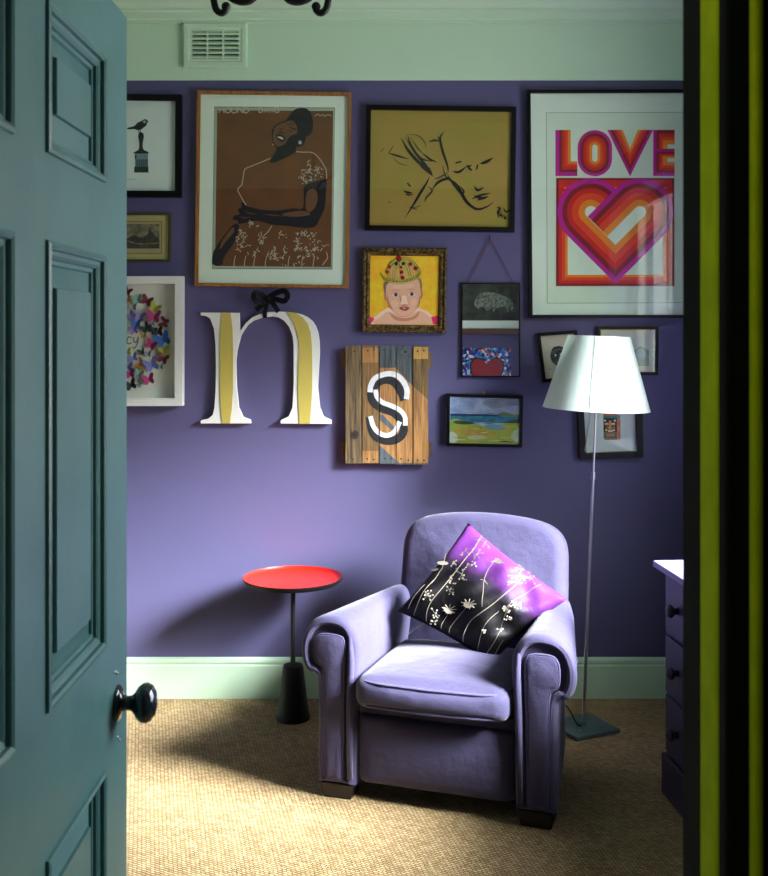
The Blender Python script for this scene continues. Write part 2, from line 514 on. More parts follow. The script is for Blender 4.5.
# cornice (moulded)
zc = 2.806
cp = [(0,zc),(.012,zc),(.012,zc+.012),(.020,zc+.016),(.024,zc+.040),(.034,zc+.046),(.034,zc+.056),(.05,zc+.075),(.075,zc+.11),(.11,zc+.14),(.125,zc+.15),(.125,zc+.165),(.15,zc+.17),(.15,CEIL),(0,CEIL)]
run('trim_1', cp, (LEFT,BACK-.004), (RIGHT,BACK-.004), (0,-1), WALL_GREEN)
run('trim_2', cp, (RIGHT,FRONT), (RIGHT,BACK), (-1,0), WALL_GREEN)
run('trim_3', cp, (LEFT,FRONT), (LEFT,BACK), (1,0), WALL_GREEN)
run('trim_4', cp, (LEFT,FRONT), (RIGHT,FRONT), (0,1), WALL_GREEN)

# doorway lining on the right: dark lining, lime stop, dark architrave with a lime bead
yb = FRONT
st = lambda x: 0.283*F/(x-CX)      # depth where a face at X=JX shows at pixel x
y1 = st(700); y2 = st(717.5)
jl = struct('trim_5', MB().box(JX, JX+.035, y1, FRONT+.012, 0, DTOP+.03), DARK_P, bevel=.002)
struct('door_stop', MB().box(JX-.0005, JX+.034, y2, y1, 0, DTOP+.03), LIME_P, jl, bevel=.004, seg=3)
struct('architrave', MB().box(JX+.0003, JX+.0335, y2-.022, y2-.0005, 0, DTOP+.03), DARK_P, jl, bevel=.003)
struct('bead', MB().box(JX+.0185, JX+.0275, y2-.036, y2-.0225, 0, DTOP+.03), LIME_P, jl, bevel=.004, seg=3)
struct('casing', MB().box(JX+.0337, JX+.12, y2-.03, y2-.0005, 0, DTOP+.03), DARK_P, jl, bevel=.004)
struct('trim_6', MB().box(OPL-.03, OPL, .86, FRONT, 0, DTOP+.03), DARK_P)
struct('trim_7', MB().box(OPL, JX, .90, FRONT, DTOP, DTOP+.03), DARK_P)

# window: sash frame, glass, sill, shutters/curtain
wf = MB(); xw = RIGHT+TH-.11
def wb(y0,y1_,z0,z1,x0=0,x1=.05): wf.box(xw+x0, xw+x1, y0, y1_, z0, z1)
wb(WY0,WY0+.045,WZ0,WZ1); wb(WY1-.045,WY1,WZ0,WZ1); wb(WY0+.045,WY1-.045,WZ0,WZ0+.05); wb(WY0+.045,WY1-.045,WZ1-.05,WZ1)
zm = (WZ0+WZ1)/2
wb(WY0+.045,WY1-.045,zm-.02,zm+.02)
wb((WY0+WY1)/2-.012,(WY0+WY1)/2+.012,WZ0+.05,WZ1-.05)
win = struct('window_1', wf, WHITE_F)
struct('glass_pane', MB().box(xw+.02, xw+.024, WY0+.04, WY1-.04, WZ0+.04, WZ1-.04), WGLASS, win)
struct('window_sill', MB().box(RIGHT-.03, xw, WY0-.03, WY1+.03, WZ0-.03, WZ0-.0005), WHITE_F, win, bevel=.006)

# ================================================================== THE OPEN DOOR
def build_door():
    XF = DX; D0, D1, Z0, Z1 = 0.93, 1.66, 0.008, 2.015
    core = MB().box(XF-.040, XF-.016, D0+.002, D1-.002, Z0+.002, Z1-.002)
    # side edges
    cols = [(0.955, 1.148), (1.262, 1.526)]
    rows = [(0.24, 0.902), (1.076, 1.637), (1.740, 1.922)]
    # stiles and rails as boards
    ys = [D0, cols[0][0], cols[0][1], cols[1][0], cols[1][1], D1]
    b = core
    for y0, y1_ in ((ys[0],ys[1]),(ys[2],ys[3]),(ys[4],ys[5])): b.box(XF-.04, XF, y0, y1_, Z0, Z1)
    zs = [Z0, rows[0][0], rows[0][1], rows[1][0], rows[1][1], rows[2][0], rows[2][1], Z1]
    for k in (0,2,4,6):
        for (y0, y1_) in cols: b.box(XF-.04, XF, y0, y1_, zs[k], zs[k+1])
    d = b.build('door_1', DOOR_P, kind='structure')
    WM[d.name] = Matrix.Identity(4)
    prof = [(0,0),(.001,.004),(.006,.0055),(.010,.003),(.011,-.002),(.016,-.003),(.020,-.006),(.021,-.010),(.026,-.0105),(.028,-.0145),(.055,-.008),(.056,-.0035)]
    for (y0, y1_) in cols:
        for (z0, z1) in rows:
            mb = MB(); rings = []
            for i_, h in prof:
                rings.append([Vector((XF+h, y, z)) for y, z in ((y0+i_,z0+i_),(y1_-i_,z0+i_),(y1_-i_,z1-i_),(y0+i_,z1-i_))])
            vr = [[mb.bm.verts.new(p) for p in r] for r in rings]
            for a, c in zip(vr, vr[1:]):
                for i in range(4): mb.bm.faces.new((a[i], a[(i+1) % 4], c[(i+1) % 4], c[i]))
            mb.bm.faces.new(vr[-1])
            mb.build('door_panel', DOOR_P, d)
    # knob
    c = P(118, 703, 1.6); c.x = XF
    M = Matrix.Rotation(R(90), 4, 'Y')
    k = MB().lathe([(.027,0),(.0265,.003),(.022,.006),(.012,.008),(.0105,.016),(.011,.022),(.016,.027),(.024,.032),(.029,.039),(.0295,.045),(.026,.052),(.018,.057),(.008,.059),(0,.0595)], c, 32, M)
    h = k.build('door_knob', mat('blue_green_gloss_enamel', (34,48,54), 0.12, coat=0.6), d, smooth=True)
    for dy, dz in ((.0,.045),(-.012,.05),(.002,-.052),(.012,-.06)):
        MB().lathe([(.0028,0),(.0028,.0012),(.0015,.0018),(0,.002)], (c.x, c.y+dy, c.z+dz), 10, M).build('screw', CHROME, d)
    return d
build_door()

# ================================================================== PICTURES
g0 = Art
# --- bird on a paintbrush
t, a = picture('black framed print of a small bird perched on a paintbrush, above the little gilt picture',
    [(99,93.5),(181.5,94.5),(181,197),(98.5,196.5)], 6.2, .030, BLACK, board=mat('bluish_paper',(222,236,230),.85))
a.frame(125,90,4.867)
blu = mat('blue_black_ink',(14,28,40),.8)
a.poly([(10,185),(45,175),(60,160),(85,148),(95,142),(108,146),(113,155),(108,160),(104,172),(92,182),(78,192),(60,195),(45,190),(20,192)], blu, 3)
a.poly([(88,150),(98,148),(104,154),(98,162),(90,160)], mat('print_pale',(150,175,175),.8), 3)
a.stroke([(68,193),(66,205),(72,212)], 3, blu); a.stroke([(76,192),(74,206)], 3, blu)
a.poly([(74,205),(86,208),(92,225),(88,250),(86,275),(92,292),(110,300),(112,310),(46,310),(46,302),(62,294),(70,280),(68,250),(64,225),(68,210)], blu, 3)
a.rect(48,312,112,338, mat('print_grey',(120,150,155),.8)); a.rect(48,314,56,336, blu)
a.rect(50,338,112,375, mat('print_grey2',(90,122,130),.8))
for i in range(7): a.stroke([(54+i*9,338),(53+i*9,376)], 2.5, blu)
a.rect(45,374,114,402, blu)
a.stroke([(10,434),(20,432),(30,435),(52,434)], 2, mat('print_grey',(120,150,155),.8))
a.build('print', t)

# --- small gilt landscape etching
t, a = picture('little olive gilt framed landscape etching beneath the bird and paintbrush print',
    [(96,213),(170.5,213),(170,261.5),(95.5,261.5)], 2.2, .016, mat('old_gilt',(96,84,40),.4,metal=.6), board=mat('cream_mount',(178,172,112),.85))
a.rect(104,221,162,254, mat('mount_line',(140,112,60),.8)); a.rect(105,222,161,253, mat('aged_paper',(170,158,110),.85))
e1 = mat('etching_grey',(92,88,72),.85,noise=(60,(150,140,108),.9)); e2 = mat('etching_dark',(52,50,42),.85,noise=(90,(80,76,60),.8))
a.rect(107,224,159.5,248.5, e1)
a.poly([(107,238),(116,236),(124,240),(134,235),(142,238),(148,234),(150,227),(152,233),(158,238),(159.5,240),(159.5,248.5),(107,248.5)], e2)
a.stroke([(107,243),(125,241),(140,244),(159,243)], 1.2, e1)
a.build('print', t)

# --- butterflies in a white box frame
bt, a = picture('deep white box frame with a ring of paper butterflies, behind the door edge',
    [(48,276.5),(182.5,276),(182,406),(48,406)], 7.5, .052, WHITE_F, board=MATW, glazed=False, recess=.22,
    profile=[(0,0),(0,1),(1,1),(1,0.1)])
a.frame(125,270,6.26)
grey = mat('grey_ink',(110,118,118),.8)
# handwritten 'cy'
a.stroke([(40,425),(24,418),(12,440),(20,462),(42,455)], 8, grey); a.stroke([(52,420),(56,448),(72,450),(84,418)], 8, grey); a.stroke([(84,418),(78,460),(60,488),(44,484)], 7, grey)
a.build('print', bt)
BC = {'magenta':(176,20,110),'crimson':(120,14,44),'mint green':(120,178,158),'chartreuse':(176,184,40),'lilac':(140,120,190),'blue':(36,98,186),
      'dark green':(30,70,40),'black':(22,22,26),'orange':(196,132,40),'periwinkle':(120,126,200),'silver grey':(140,148,150)}
def butterfly(px, py, size, rot, col):
    size *= .86
    y = BACK-.018; mb = MB()
    m = mat('butterfly_'+col.replace(' ','_'), BC[col], .6, noise=(160, tuple(int(v*.75) for v in BC[col]), .7))
    c = P(px, py, y); s = size*y/F
    wing = [(0,.05),(.12,.35),(.38,.62),(.62,.58),(.60,.30),(.42,.05),(.50,-.12),(.48,-.38),(.28,-.48),(.10,-.30),(0,-.12)]
    ca, sa = math.cos(R(rot)), math.sin(R(rot))
    for sgn in (1,-1):
        pts = []
        for x, z in wing:
            lift = abs(x)*.5*s
            X = sgn*x*s; Z = z*s
            pts.append(Vector((c.x+X*ca-Z*sa, y-lift-.001, c.z+X*sa+Z*ca)))
        mb.poly(pts)
        back = [p+Vector((0,.0006,0)) for p in pts]; mb.poly(back, Vector((0,1,0)))
    mb.tube([(c.x-(-.3)*s*-sa*-1, y-.0015, c.z-.3*s*ca), (c.x-.3*s*sa, y-.0015, c.z+.3*s*ca)], .001, 5)
    o = mb.build('butterfly', m, bt, recalc=False); o['label'] = col+' paper butterfly'
BL = [(127.5,291,9,-30,'crimson'),(128,300,8,20,'orange'),(137.5,300,10,10,'mint green'),(147,301,11,-25,'crimson'),(155,308,11,-30,'chartreuse'),
 (131,316,9,40,'lilac'),(140,317,10,-10,'lilac'),(154,317,14,-5,'magenta'),(165,322.5,10,70,'crimson'),(136.5,324,10,0,'blue'),(134,330.5,9,15,'lilac'),
 (146,328,10,40,'dark green'),(152,330,9,-30,'black'),(158,332,11,10,'black'),(144,335.5,6,10,'orange'),(151,345,11,-25,'magenta'),(163.5,340,15,25,'blue'),
 (127.5,352,8,10,'chartreuse'),(142,352,7,20,'dark green'),(164,351,11,5,'chartreuse'),(133.5,358,9,20,'periwinkle'),(148,354,7,0,'silver grey'),
 (163,359,11,-20,'crimson'),(142,364,11,60,'orange'),(152,365,14,25,'periwinkle'),(160.5,367,6,10,'mint green'),(128,367,10,0,'lilac'),(130,374,10,10,'magenta'),
 (139,374,9,-20,'mint green'),(149,379.5,12,15,'magenta'),(139.5,384,7,60,'silver grey'),(131,385,12,20,'black'),(152,323,7,0,'silver grey'),(133,307,8,0,'silver grey')]
cols = list(BC)
for i in range(26):   # the part of the ring behind the door edge
    an = R(95+170*i/25); r_ = 49 if i % 2 else 38
    BL.append((117+r_*math.cos(an), 338-r_*math.sin(an), 10, random.randint(-40,40), cols[i % 10]))
for b in BL: butterfly(*b)
mb = MB(); pts = [(54,282.5),(176.5,282.5),(176,399.5),(54,399.5)]
glass([P(x,y,BACK-.05) for x,y in pts], BACK-.049, bt)

# --- laughing woman print
t, a = picture('large oak framed print of a laughing woman in a brown dress with folded arms',
    [(197,90.3),(351.2,92.3),(348.6,288.3),(194.6,286)], 3.3, .026, OAK, glazed=True)
br = mat('print_brown',(118,74,32),.85,noise=(9,(96,62,24),.8)); sh = mat('print_sheet',(168,184,160),.85)
a.poly([(214.3,106.5),(335,107.5),(332.5,269.5),(212,269)], mat('sheet_edge',(132,142,120),.85)); a.poly([(215,107.5),(334.2,108.5),(331.8,268.5),(212.8,268)], sh)
a.poly([(217.2,110.2),(333.2,111),(331,267),(215,266)], br)
skin = mat('print_skin_brown',(112,76,44),.85); blk = mat('print_black',(18,17,20),.8)
pal = mat('print_pale_line',(190,178,150),.8)
a.frame(250,100,10.97)
a.poly([(400,215),(440,160),(490,105),(560,88),(630,100),(670,150),(690,230),(690,320),(660,380),(620,400),(605,440),(590,490),(540,515),(505,520),(500,570),(400,630),(300,675),(235,690),(218,675),(260,600),(290,530),(250,470),(238,400),(245,320),(300,260),(370,230)], blk, 3)
a.poly([(300,280),(380,245),(460,225),(500,260),(520,330),(500,390),(430,420),(400,470),(350,500),(300,510),(265,470),(250,410),(265,330)], skin, 3)
a.poly([(285,385),(330,375),(380,400),(385,440),(350,460),(310,440)], blk, 3)
a.poly([(300,405),(335,402),(365,420),(360,435),(325,420)], mat('print_white',(214,210,200),.8), 3)
a.stroke([(405,330),(440,345),(470,338)], 9, blk, taper=True); a.stroke([(425,250),(450,262),(490,262)], 9, blk, taper=True); a.poly([(330,330),(350,345),(345,370),(322,372),(312,350)], mat('print_mid_brown',(92,60,36),.85), 3)
a.stroke([(420,300),(460,310),(500,320),(480,340)], 14, blk, taper=True); a.stroke([(310,310),(345,318),(370,300)], 10, blk, taper=True)
a.stroke([(400,260),(430,280),(480,285)], 7, blk, taper=True); a.stroke([(345,320),(355,360),(385,365)], 8, blk, taper=True)
a.stroke([(300,360),(350,360),(400,375)], 9, mat('print_dark_brown',(48,30,20),.85), taper=True)
a.poly([(440,400),(520,380),(520,460),(450,480),(400,530),(360,540),(380,490)], blk, 3)
a.ell(550,466,17,20, mat('print_white',(214,210,200),.8)); a.ell(553,462,8,8,mat('print_grey_mid',(120,120,120),.8))
a.ell(250,490,6,10, pal)
# shoulder lines
a.frame(195,85,4.8)
a.stroke([(362,352),(320,370),(270,390),(240,405),(232,440),(225,480)], 4.5, pal); a.stroke([(485,320),(520,323),(560,324),(590,345),(615,380),(630,410),(632,450)], 4.5, pal)
a.frame(195,185,4.8)
a.stroke([(225,0),(206,22),(218,50),(236,82),(246,96)], 4.5, pal)
a.poly([(525,8),(560,-10),(600,-22),(632,-24),(628,40),(622,110),(600,160),(575,200),(520,205),(440,196),(370,190),(300,172),(250,180),(210,186),(204,170),(180,165),(190,148),(215,140),(205,118),(225,108),(222,88),(235,84),(245,100),(290,112),(330,120),(400,122),(470,112),(520,108)], blk, 3)
a.poly([(540,30),(575,20),(590,60),(575,110),(545,130),(530,100)], skin, 3)
a.poly([(420,140),(470,128),(520,125),(555,140),(520,150),(450,152)], skin, 3); a.stroke([(330,140),(380,146),(430,150)], 5, skin, taper=True)
a.stroke([(235,120),(260,135),(300,140)], 4, skin, taper=True); a.stroke([(215,150),(240,158),(270,155)], 4, skin, taper=True)
a.poly([(195,185),(212,195),(205,235),(180,290),(150,330),(135,360),(130,385),(95,385),(82,370),(90,320),(120,270),(150,230),(175,200)], blk, 3)
a.poly([(180,205),(188,225),(150,270),(120,310),(130,270)], skin, 3)
# lace pattern dabs
rnd = random.Random(3)
def dabs(cx, cy, rx, ry, n, sz):
    for _ in range(n):
        x = cx+rnd.uniform(-rx,rx); y = cy+rnd.uniform(-ry,ry); an = rnd.uniform(0,6.28); l = rnd.uniform(.5,1.6)*sz
        x2, y2 = x+l*math.cos(an), y+l*math.sin(an); xm, ym = (x+x2)/2+rnd.uniform(-.5,.5)*sz, (y+y2)/2+rnd.uniform(-.5,.5)*sz
        a.stroke([(x,y),(xm,ym),(x2,y2)], rnd.uniform(2.5,5.5), lace, 3, True)
lace = mat('print_lace',(196,190,168),.8)
a.off += .0001; a.hold = True
for args in ((222,240,14,22,14,14),(230,300,22,22,16,14),(280,190,22,14,10,12),(318,262,12,22,14,14),(372,325,22,30,20,16),(400,350,24,12,12,14),(420,238,16,10,8,12),(435,312,14,14,8,12),
             (490,270,12,34,16,14),(515,235,28,14,12,13),(545,320,40,26,26,14),(565,260,14,30,12,12),(292,325,10,18,8,12),(610,290,10,30,4,20),(470,380,60,10,8,12)): dabs(*args)
for x in (195,245,290,345,455,520,575): a.stroke([(x,340),(x-6,365),(x-8,392)], 3.5, lace)
a.stroke([(630,320),(636,350),(612,385)], 4, lace); a.stroke([(370,196),(350,225),(330,245)], 4, lace)
a.frame(195,85,4.8)
for args in ((520,430,18,24,16,14),(548,400,10,40,14,14),(590,415,18,22,16,14),(545,462,34,10,10,12)): dabs(*args)
# lettering along the top edge
a.frame(212,98,9.6)
GL = {'H':[[(0,0),(0,1)],[(1,0),(1,1)],[(0,.5),(1,.5)]],'O':[[(.5,0),(1,.25),(1,.75),(.5,1),(0,.75),(0,.25),(.5,0)]],'U':[[(0,0),(0,.8),(.5,1),(1,.8),(1,0)]],
 'N':[[(0,1),(0,0)],[(0,0),(1,1)],[(1,1),(1,0)]],'D':[[(0,0),(0,1)],[(0,0),(.6,.05),(1,.5),(.6,.95),(0,1)]],'A':[[(0,1),(.5,0),(1,1)],[(.2,.65),(.8,.65)]],
 'W':[[(0,0),(.25,1),(.5,.3),(.75,1),(1,0)]],'G':[[(1,.15),(.5,0),(0,.3),(0,.75),(.5,1),(1,.85),(1,.55),(.6,.55)]],'L':[[(0,0),(0,1)],[(0,1),(1,1)]]}
def word(s_, x, y, wd, hg, gap, th, m):
    for ch in s_:
        for st_ in GL[ch]:
            a.stroke([(x+q[0]*wd, y+q[1]*hg) for q in st_], th, m, 2 if ch in 'OUDG' else 0)
        x += wd+gap
word('HOUND', 70, 92, 46, 52, 14, 10, lace); word('DAWG', 452, 90, 40, 50, 10, 10, lace)
a.frame(195,85,4.8); a.stroke([(575,150),(590,140),(600,150),(612,142),(622,150),(640,143),(655,150)], 3.5, lace, 4)
a.build('print', t)

# --- charcoal sketch on ochre paper
t, a = picture('wide black framed charcoal sketch of two faces on ochre paper',
    [(366.3,104.5),(516.4,106.6),(514.6,232),(364.8,230)], 4.8, .030, BLACK, glazed=True, board=mat('ochre_paper',(168,138,62),.85,noise=(6,(150,140,50),.8)))
a.frame(350,90,4.267)
ch = mat('charcoal',(34,32,30),.9); ch2 = mat('charcoal_soft',(86,76,42),.9)
S = lambda p, w_=6, m_=ch: a.stroke(p, w_*1.55, m_, 5, True)
S([(245,190),(262,240),(300,290),(350,305)],7); S([(218,205),(250,260),(300,315),(350,350)],9); S([(235,200),(280,270),(330,330),(355,370)],7)
S([(165,270),(200,280),(250,295)],6); S([(165,270),(185,238)],3); S([(180,285),(210,312),(248,324)],3,ch2); S([(130,265),(145,248)],3,ch2)
S([(340,370),(325,400),(300,440),(270,490),(235,545)],7); S([(300,325),(335,345),(350,365)],12); S([(290,300),(320,330),(345,335)],9)
S([(405,175),(385,205),(395,260),(415,320),(420,350)],7); S([(335,222),(360,215),(390,220)],6); S([(375,200),(392,232)],5)
S([(395,325),(410,370),(450,400),(475,440),(500,480),(540,508),(580,500),(612,478)],9); S([(415,360),(440,400),(485,460)],6); S([(455,400),(485,430),(480,450),(500,475)],5)
S([(350,425),(375,395),(410,380),(430,388)],8); S([(330,410),(350,430),(325,460),(320,480)],6,ch2); S([(360,380),(385,372),(420,350)],5,ch2)
S([(438,348),(465,350),(495,328)],7); S([(450,312),(475,305)],6); S([(500,318),(510,335),(522,345)],7); S([(540,340),(545,318)],6); S([(555,315),(580,308),(610,290)],9); S([(495,328),(520,322)],5)
S([(530,410),(545,428),(570,415)],7); S([(520,465),(555,450),(600,440)],6); S([(530,450),(560,462),(590,455)],8); S([(545,470),(575,462)],5)
S([(245,397),(258,412)],6); S([(228,430),(245,437),(268,440)],6); S([(235,442),(250,448),(270,446)],4); S([(262,505),(300,495)],3,ch2); S([(255,500),(285,510)],3)
S([(245,190),(290,195),(320,225),(325,250)],3,ch2); S([(255,200),(290,250),(310,270)],4,ch2); S([(310,270),(340,295),(370,308)],6)
S([(160,478),(175,480)],3,ch2)
for p in ([(625,500),(640,505),(630,525),(650,520)],[(655,505),(665,520),(680,512)],[(628,520),(632,535)],[(630,545),(645,532),(650,548)],[(655,530),(662,550),(668,538)],[(668,520),(684,514)]): S(p,5)
a.build('drawing', t)

# --- baby with crown
def ornate():
    m = bpy.data.materials.new('carved_dark_gilt'); m.use_nodes = True
    nt = m.node_tree; N = nt.nodes; L = nt.links; b = N['Principled BSDF']
    b.inputs['Metallic'].default_value = .5; b.inputs['Roughness'].default_value = .42
    tc = N.new('ShaderNodeTexCoord'); v = N.new('ShaderNodeTexVoronoi'); v.inputs['Scale'].default_value = 130
    n = N.new('ShaderNodeTexNoise'); n.inputs['Scale'].default_value = 90; n.inputs['Detail'].default_value = 6
    L.new(tc.outputs['Object'], v.inputs['Vector']); L.new(tc.outputs['Object'], n.inputs['Vector'])
    cr = N.new('ShaderNodeValToRGB'); cr.color_ramp.elements[0].position = .42; cr.color_ramp.elements[0].color = s2l((58,46,22))
    cr.color_ramp.elements[1].position = .66; cr.color_ramp.elements[1].color = s2l((140,114,58))
    L.new(n.outputs['Fac'], cr.inputs[0]); L.new(cr.outputs[0], b.inputs['Base Color'])
    bp = N.new('ShaderNodeBump'); bp.inputs['Strength'].default_value = .9; bp.inputs['Distance'].default_value = .004
    L.new(v.outputs['Distance'], bp.inputs['Height']); L.new(bp.outputs[0], b.inputs['Normal'])
    return m
ORN = ornate()
t, a = picture('painting of a baby wearing a jewelled crown on yellow, in an ornate dark gilt frame',
    [(362.4,247.2),(447.4,248),(446,333.3),(361.6,332.3)], 8.0, .034, ORN, cat='painting', name='framed_painting', glazed=False, recess=.45,
    profile=[(0,0),(0,.75),(.1,.95),(.25,1),(.35,.85),(.5,.75),(.68,.9),(.8,.86),(.9,.7),(1,.6)],
    board=mat('yellow_canvas',(238,206,30),.6,noise=(26,(236,170,24),.9)))
a.frame(355,240,7.68)
sk = mat('baby_skin',(226,176,142),.6); sk2 = mat('baby_skin_shade',(196,132,100),.6); sk3 = mat('baby_skin_light',(240,204,178),.6)
hair = mat('baby_hair',(104,84,62),.7,noise=(60,(150,126,98),.8)); pink = mat('hot_pink_paint',(226,26,98),.6)
a.poly([(116,645),(150,590),(200,550),(250,520),(380,560),(490,520),(560,550),(610,600),(640,645)], sk3)
a.poly([(160,645),(200,590),(260,550),(380,600),(490,545),(560,580),(600,645)], sk, 3)
a.poly([(265,555),(300,580),(380,600),(450,585),(495,545),(470,600),(380,625),(300,610)], sk2, 3)
a.poly([(112,595),(135,590),(148,610),(120,645),(112,645)], pink); a.poly([(585,590),(638,582),(640,645),(600,648)], pink)
a.ell(240,425,20,40,sk2); a.ell(508,415,14,38,sk2)
a.poly([(222,330),(260,330),(285,400),(250,410),(225,400)], hair, 3); a.poly([(470,300),(505,300),(514,360),(505,400),(480,390)], hair, 3)
a.poly([(245,340),(300,325),(400,325),(480,300),(500,360),(505,430),(490,500),(450,560),(390,592),(340,585),(285,545),(250,480),(238,410)], sk, 3)
a.poly([(290,352),(370,344),(450,340),(440,366),(370,372),(300,374)], mat('baby_cheek',(232,186,156),.6), 3); a.ell(305,488,30,26,mat('baby_cheek',(232,186,156),.6)); a.ell(452,478,24,24,mat('baby_cheek',(232,186,156),.6))
a.poly([(360,430),(395,430),(400,470),(410,490),(375,500),(345,490),(358,465)], sk3, 3); a.stroke([(345,490),(360,502),(380,496),(402,502),(412,488)], 8, sk2, taper=True)
for ex, ey in ((312,420),(434,415)):
    a.ell(ex,ey,28,15,mat('eye_white',(226,216,206),.5)); a.ell(ex+2,ey+1,14,14,mat('eye_grey',(76,84,92),.4)); a.ell(ex+2,ey+1,6,6,INK)
    a.stroke([(ex-30,ey),(ex,ey-17),(ex+30,ey-2)], 6, sk2, taper=True); a.stroke([(ex-34,ey-28),(ex,ey-38),(ex+32,ey-28)], 5, sk2, taper=True)
a.poly([(338,520),(375,512),(418,518),(400,542),(365,542)], mat('lip_red',(178,74,66),.5), 3); a.poly([(352,522),(402,520),(390,530),(362,531)], mat('mouth_dark',(120,40,40),.5)); a.rect(366,521,388,527,mat('eye_white',(226,216,206),.5))
a.stroke([(300,560),(380,590),(460,552)], 5, sk2, taper=True); a.stroke([(248,420),(258,480),(290,540)], 12, sk2, taper=True); a.stroke([(500,420),(492,490),(460,545)], 9, sk2, taper=True); a.stroke([(338,420),(350,450),(348,480)], 6, sk2, taper=True); a.stroke([(355,505),(380,508),(400,504)], 4, sk2, taper=True)
gg = mat('crown_green_gold',(150,150,44),.4); gd = mat('crown_dark',(74,78,34),.4); jw = mat('ruby_paint',(150,14,34),.3)
a.poly([(240,250),(270,190),(320,150),(370,140),(430,155),(480,190),(500,235),(430,285),(360,305),(290,300)], mat('crown_inside',(208,166,92),.5), 3)
for pth in ([(255,270),(262,215),(300,170),(345,150)],[(300,300),(300,240),(330,190),(345,150)],[(350,150),(352,220),(365,300)],[(350,150),(400,200),(425,280)],[(350,145),(420,150),(470,200),(488,250)],[(345,150),(300,165),(262,200)]):
    a.stroke(pth, 19, gd); a.stroke(pth, 15, gg); a.stroke(pth, 5, mat('crown_light',(206,206,120),.4))
a.poly([(195,245),(240,285),(300,305),(360,310),(430,295),(480,270),(505,235),(505,265),(470,305),(400,328),(330,334),(260,325),(225,300)], gg, 3)
a.stroke([(240,300),(300,318),(360,322),(430,308),(490,275)], 5, gd); a.stroke([(262,318),(330,328),(400,322),(460,300)],4,mat('crown_light',(206,206,120),.4))
for jx, jy, r_ in ((338,150,20),(338,130,13),(265,208,13),(248,245,12),(352,210,11),(357,248,14),(366,290,15),(425,186,14),(465,218,16)): a.ell(jx,jy,r_,r_,jw)
for jx, jy in ((318,184),(372,182)): a.ell(jx,jy,13,13,mat('crown_gem_dark',(36,44,44),.3))
for i in range(9): a.ell(255+i*26, 300+14*math.sin(math.pi*(i+1)/9)-(i>6)*10, 4,4,mat('crown_light',(206,206,120),.4))
a.build('canvas', t)

# --- seascape
t, a = picture('small black framed seascape of green beach and blue sea, below the hanging mirror',
    [(447.2,393.6),(523.2,396),(522.2,447.6),(446.3,446.2)], 3.0, .034, BLACK, cat='painting', name='framed_painting', recess=.75,
    board=mat('sea_sky',(196,208,220),.7,noise=(16,(120,146,190),.9)))
a.frame(440,385,8.53); a.cr = (84,100,688,500)
a.poly([(360,150),(420,120),(500,118),(600,112),(690,118),(690,170),(600,180),(480,200),(420,190)], mat('cloud_grey',(150,158,172),.7,noise=(30,(120,130,156),.8)), 3)
a.poly([(88,246),(400,252),(690,262),(688,330),(88,310)], mat('sea_blue',(30,104,142),.6,noise=(40,(64,150,166),.9)))
a.poly([(88,244),(400,250),(500,258),(500,268),(300,266),(88,262)], mat('sea_deep',(16,58,110),.6))
a.poly([(500,258),(510,232),(560,228),(600,240),(640,252),(690,250),(690,272),(560,266)], mat('headland',(140,146,84),.7), 3)
a.poly([(88,300),(200,302),(300,330),(340,345),(450,350),(690,320),(685,500),(82,492)], mat('beach_yellow',(186,184,66),.7,noise=(32,(150,186,70),.9)), 2)
a.poly([(540,320),(600,305),(690,290),(690,322),(600,326)], mat('rock_dark',(70,80,60),.7), 3)
a.poly([(110,315),(150,303),(230,308),(300,325),(240,336),(150,332)], mat('rock_green',(58,84,30),.7), 3)
a.poly([(380,345),(440,335),(520,345),(560,375),(470,385),(400,370)], mat('pool_blue',(120,176,184),.6), 3)
a.poly([(120,395),(220,380),(380,390),(480,410),(400,430),(200,425)], mat('sand_ochre',(190,150,52),.7,noise=(40,(206,176,80),.8)), 3)
a.poly([(240,440),(330,432),(400,448),(320,465),(250,460)], mat('wet_light',(190,206,170),.6), 3)
a.poly([(88,400),(140,420),(150,480),(86,490)], mat('surf_white',(206,216,196),.7), 3); a.poly([(600,430),(684,360),(680,490),(640,480)], mat('wet_light',(190,206,170),.6), 3)
rs = random.Random(9)
a.off += .0001; a.hold = True
for _ in range(70):
    yy_ = rs.uniform(104,490); xx_ = rs.uniform(90,640); l_ = rs.uniform(20,110)
    if yy_ < 240: cm = mat('cloud_white' if rs.random() < .5 else 'sky_wash', (222,224,226) if rs.random() < .5 else (150,172,206), .7)
    elif yy_ < 325: cm = mat('sea_green' if rs.random() < .5 else 'sea_wash', (70,160,160) if rs.random() < .5 else (34,92,130), .6)
    else: cm = [mat('grass_stroke',(136,166,50),.7), mat('sand_stroke',(214,204,120),.7), mat('ochre_stroke',(176,150,50),.7), mat('pale_stroke',(206,218,176),.7)][rs.randrange(4)]
    a.stroke([(xx_,yy_),(xx_+l_/2,yy_+rs.uniform(-5,5)),(xx_+min(l_,686-xx_),yy_+rs.uniform(-4,4))], rs.uniform(3,9), cm, 3, True)
a.hold = False
a.stroke([(500,488),(560,480),(620,492)], 9, mat('sig_brown',(96,52,30),.7), 4, True); a.stroke([(92,365),(200,372),(330,356)], 5, mat('sand_ochre',(190,150,52),.7), 4, True)
a.stroke([(340,360),(350,372)], 6, mat('sig_brown',(96,52,30),.7), 0)
a.build('painting', t)
# nail above
MB().lathe([(.0015,0),(.0015,.03),(.006,.031),(.006,.034),(.003,.037),(0,.038)], P(483,392.3,BACK-.001), 14, Matrix.Rotation(R(90),4,'X')).build('brass_hook_pin', mat('brass',(206,164,92),.3,metal=1), smooth='auto')
tag(bpy.data.objects['brass_hook_pin'], 'tiny brass picture pin in the wall above the seascape', 'pin')

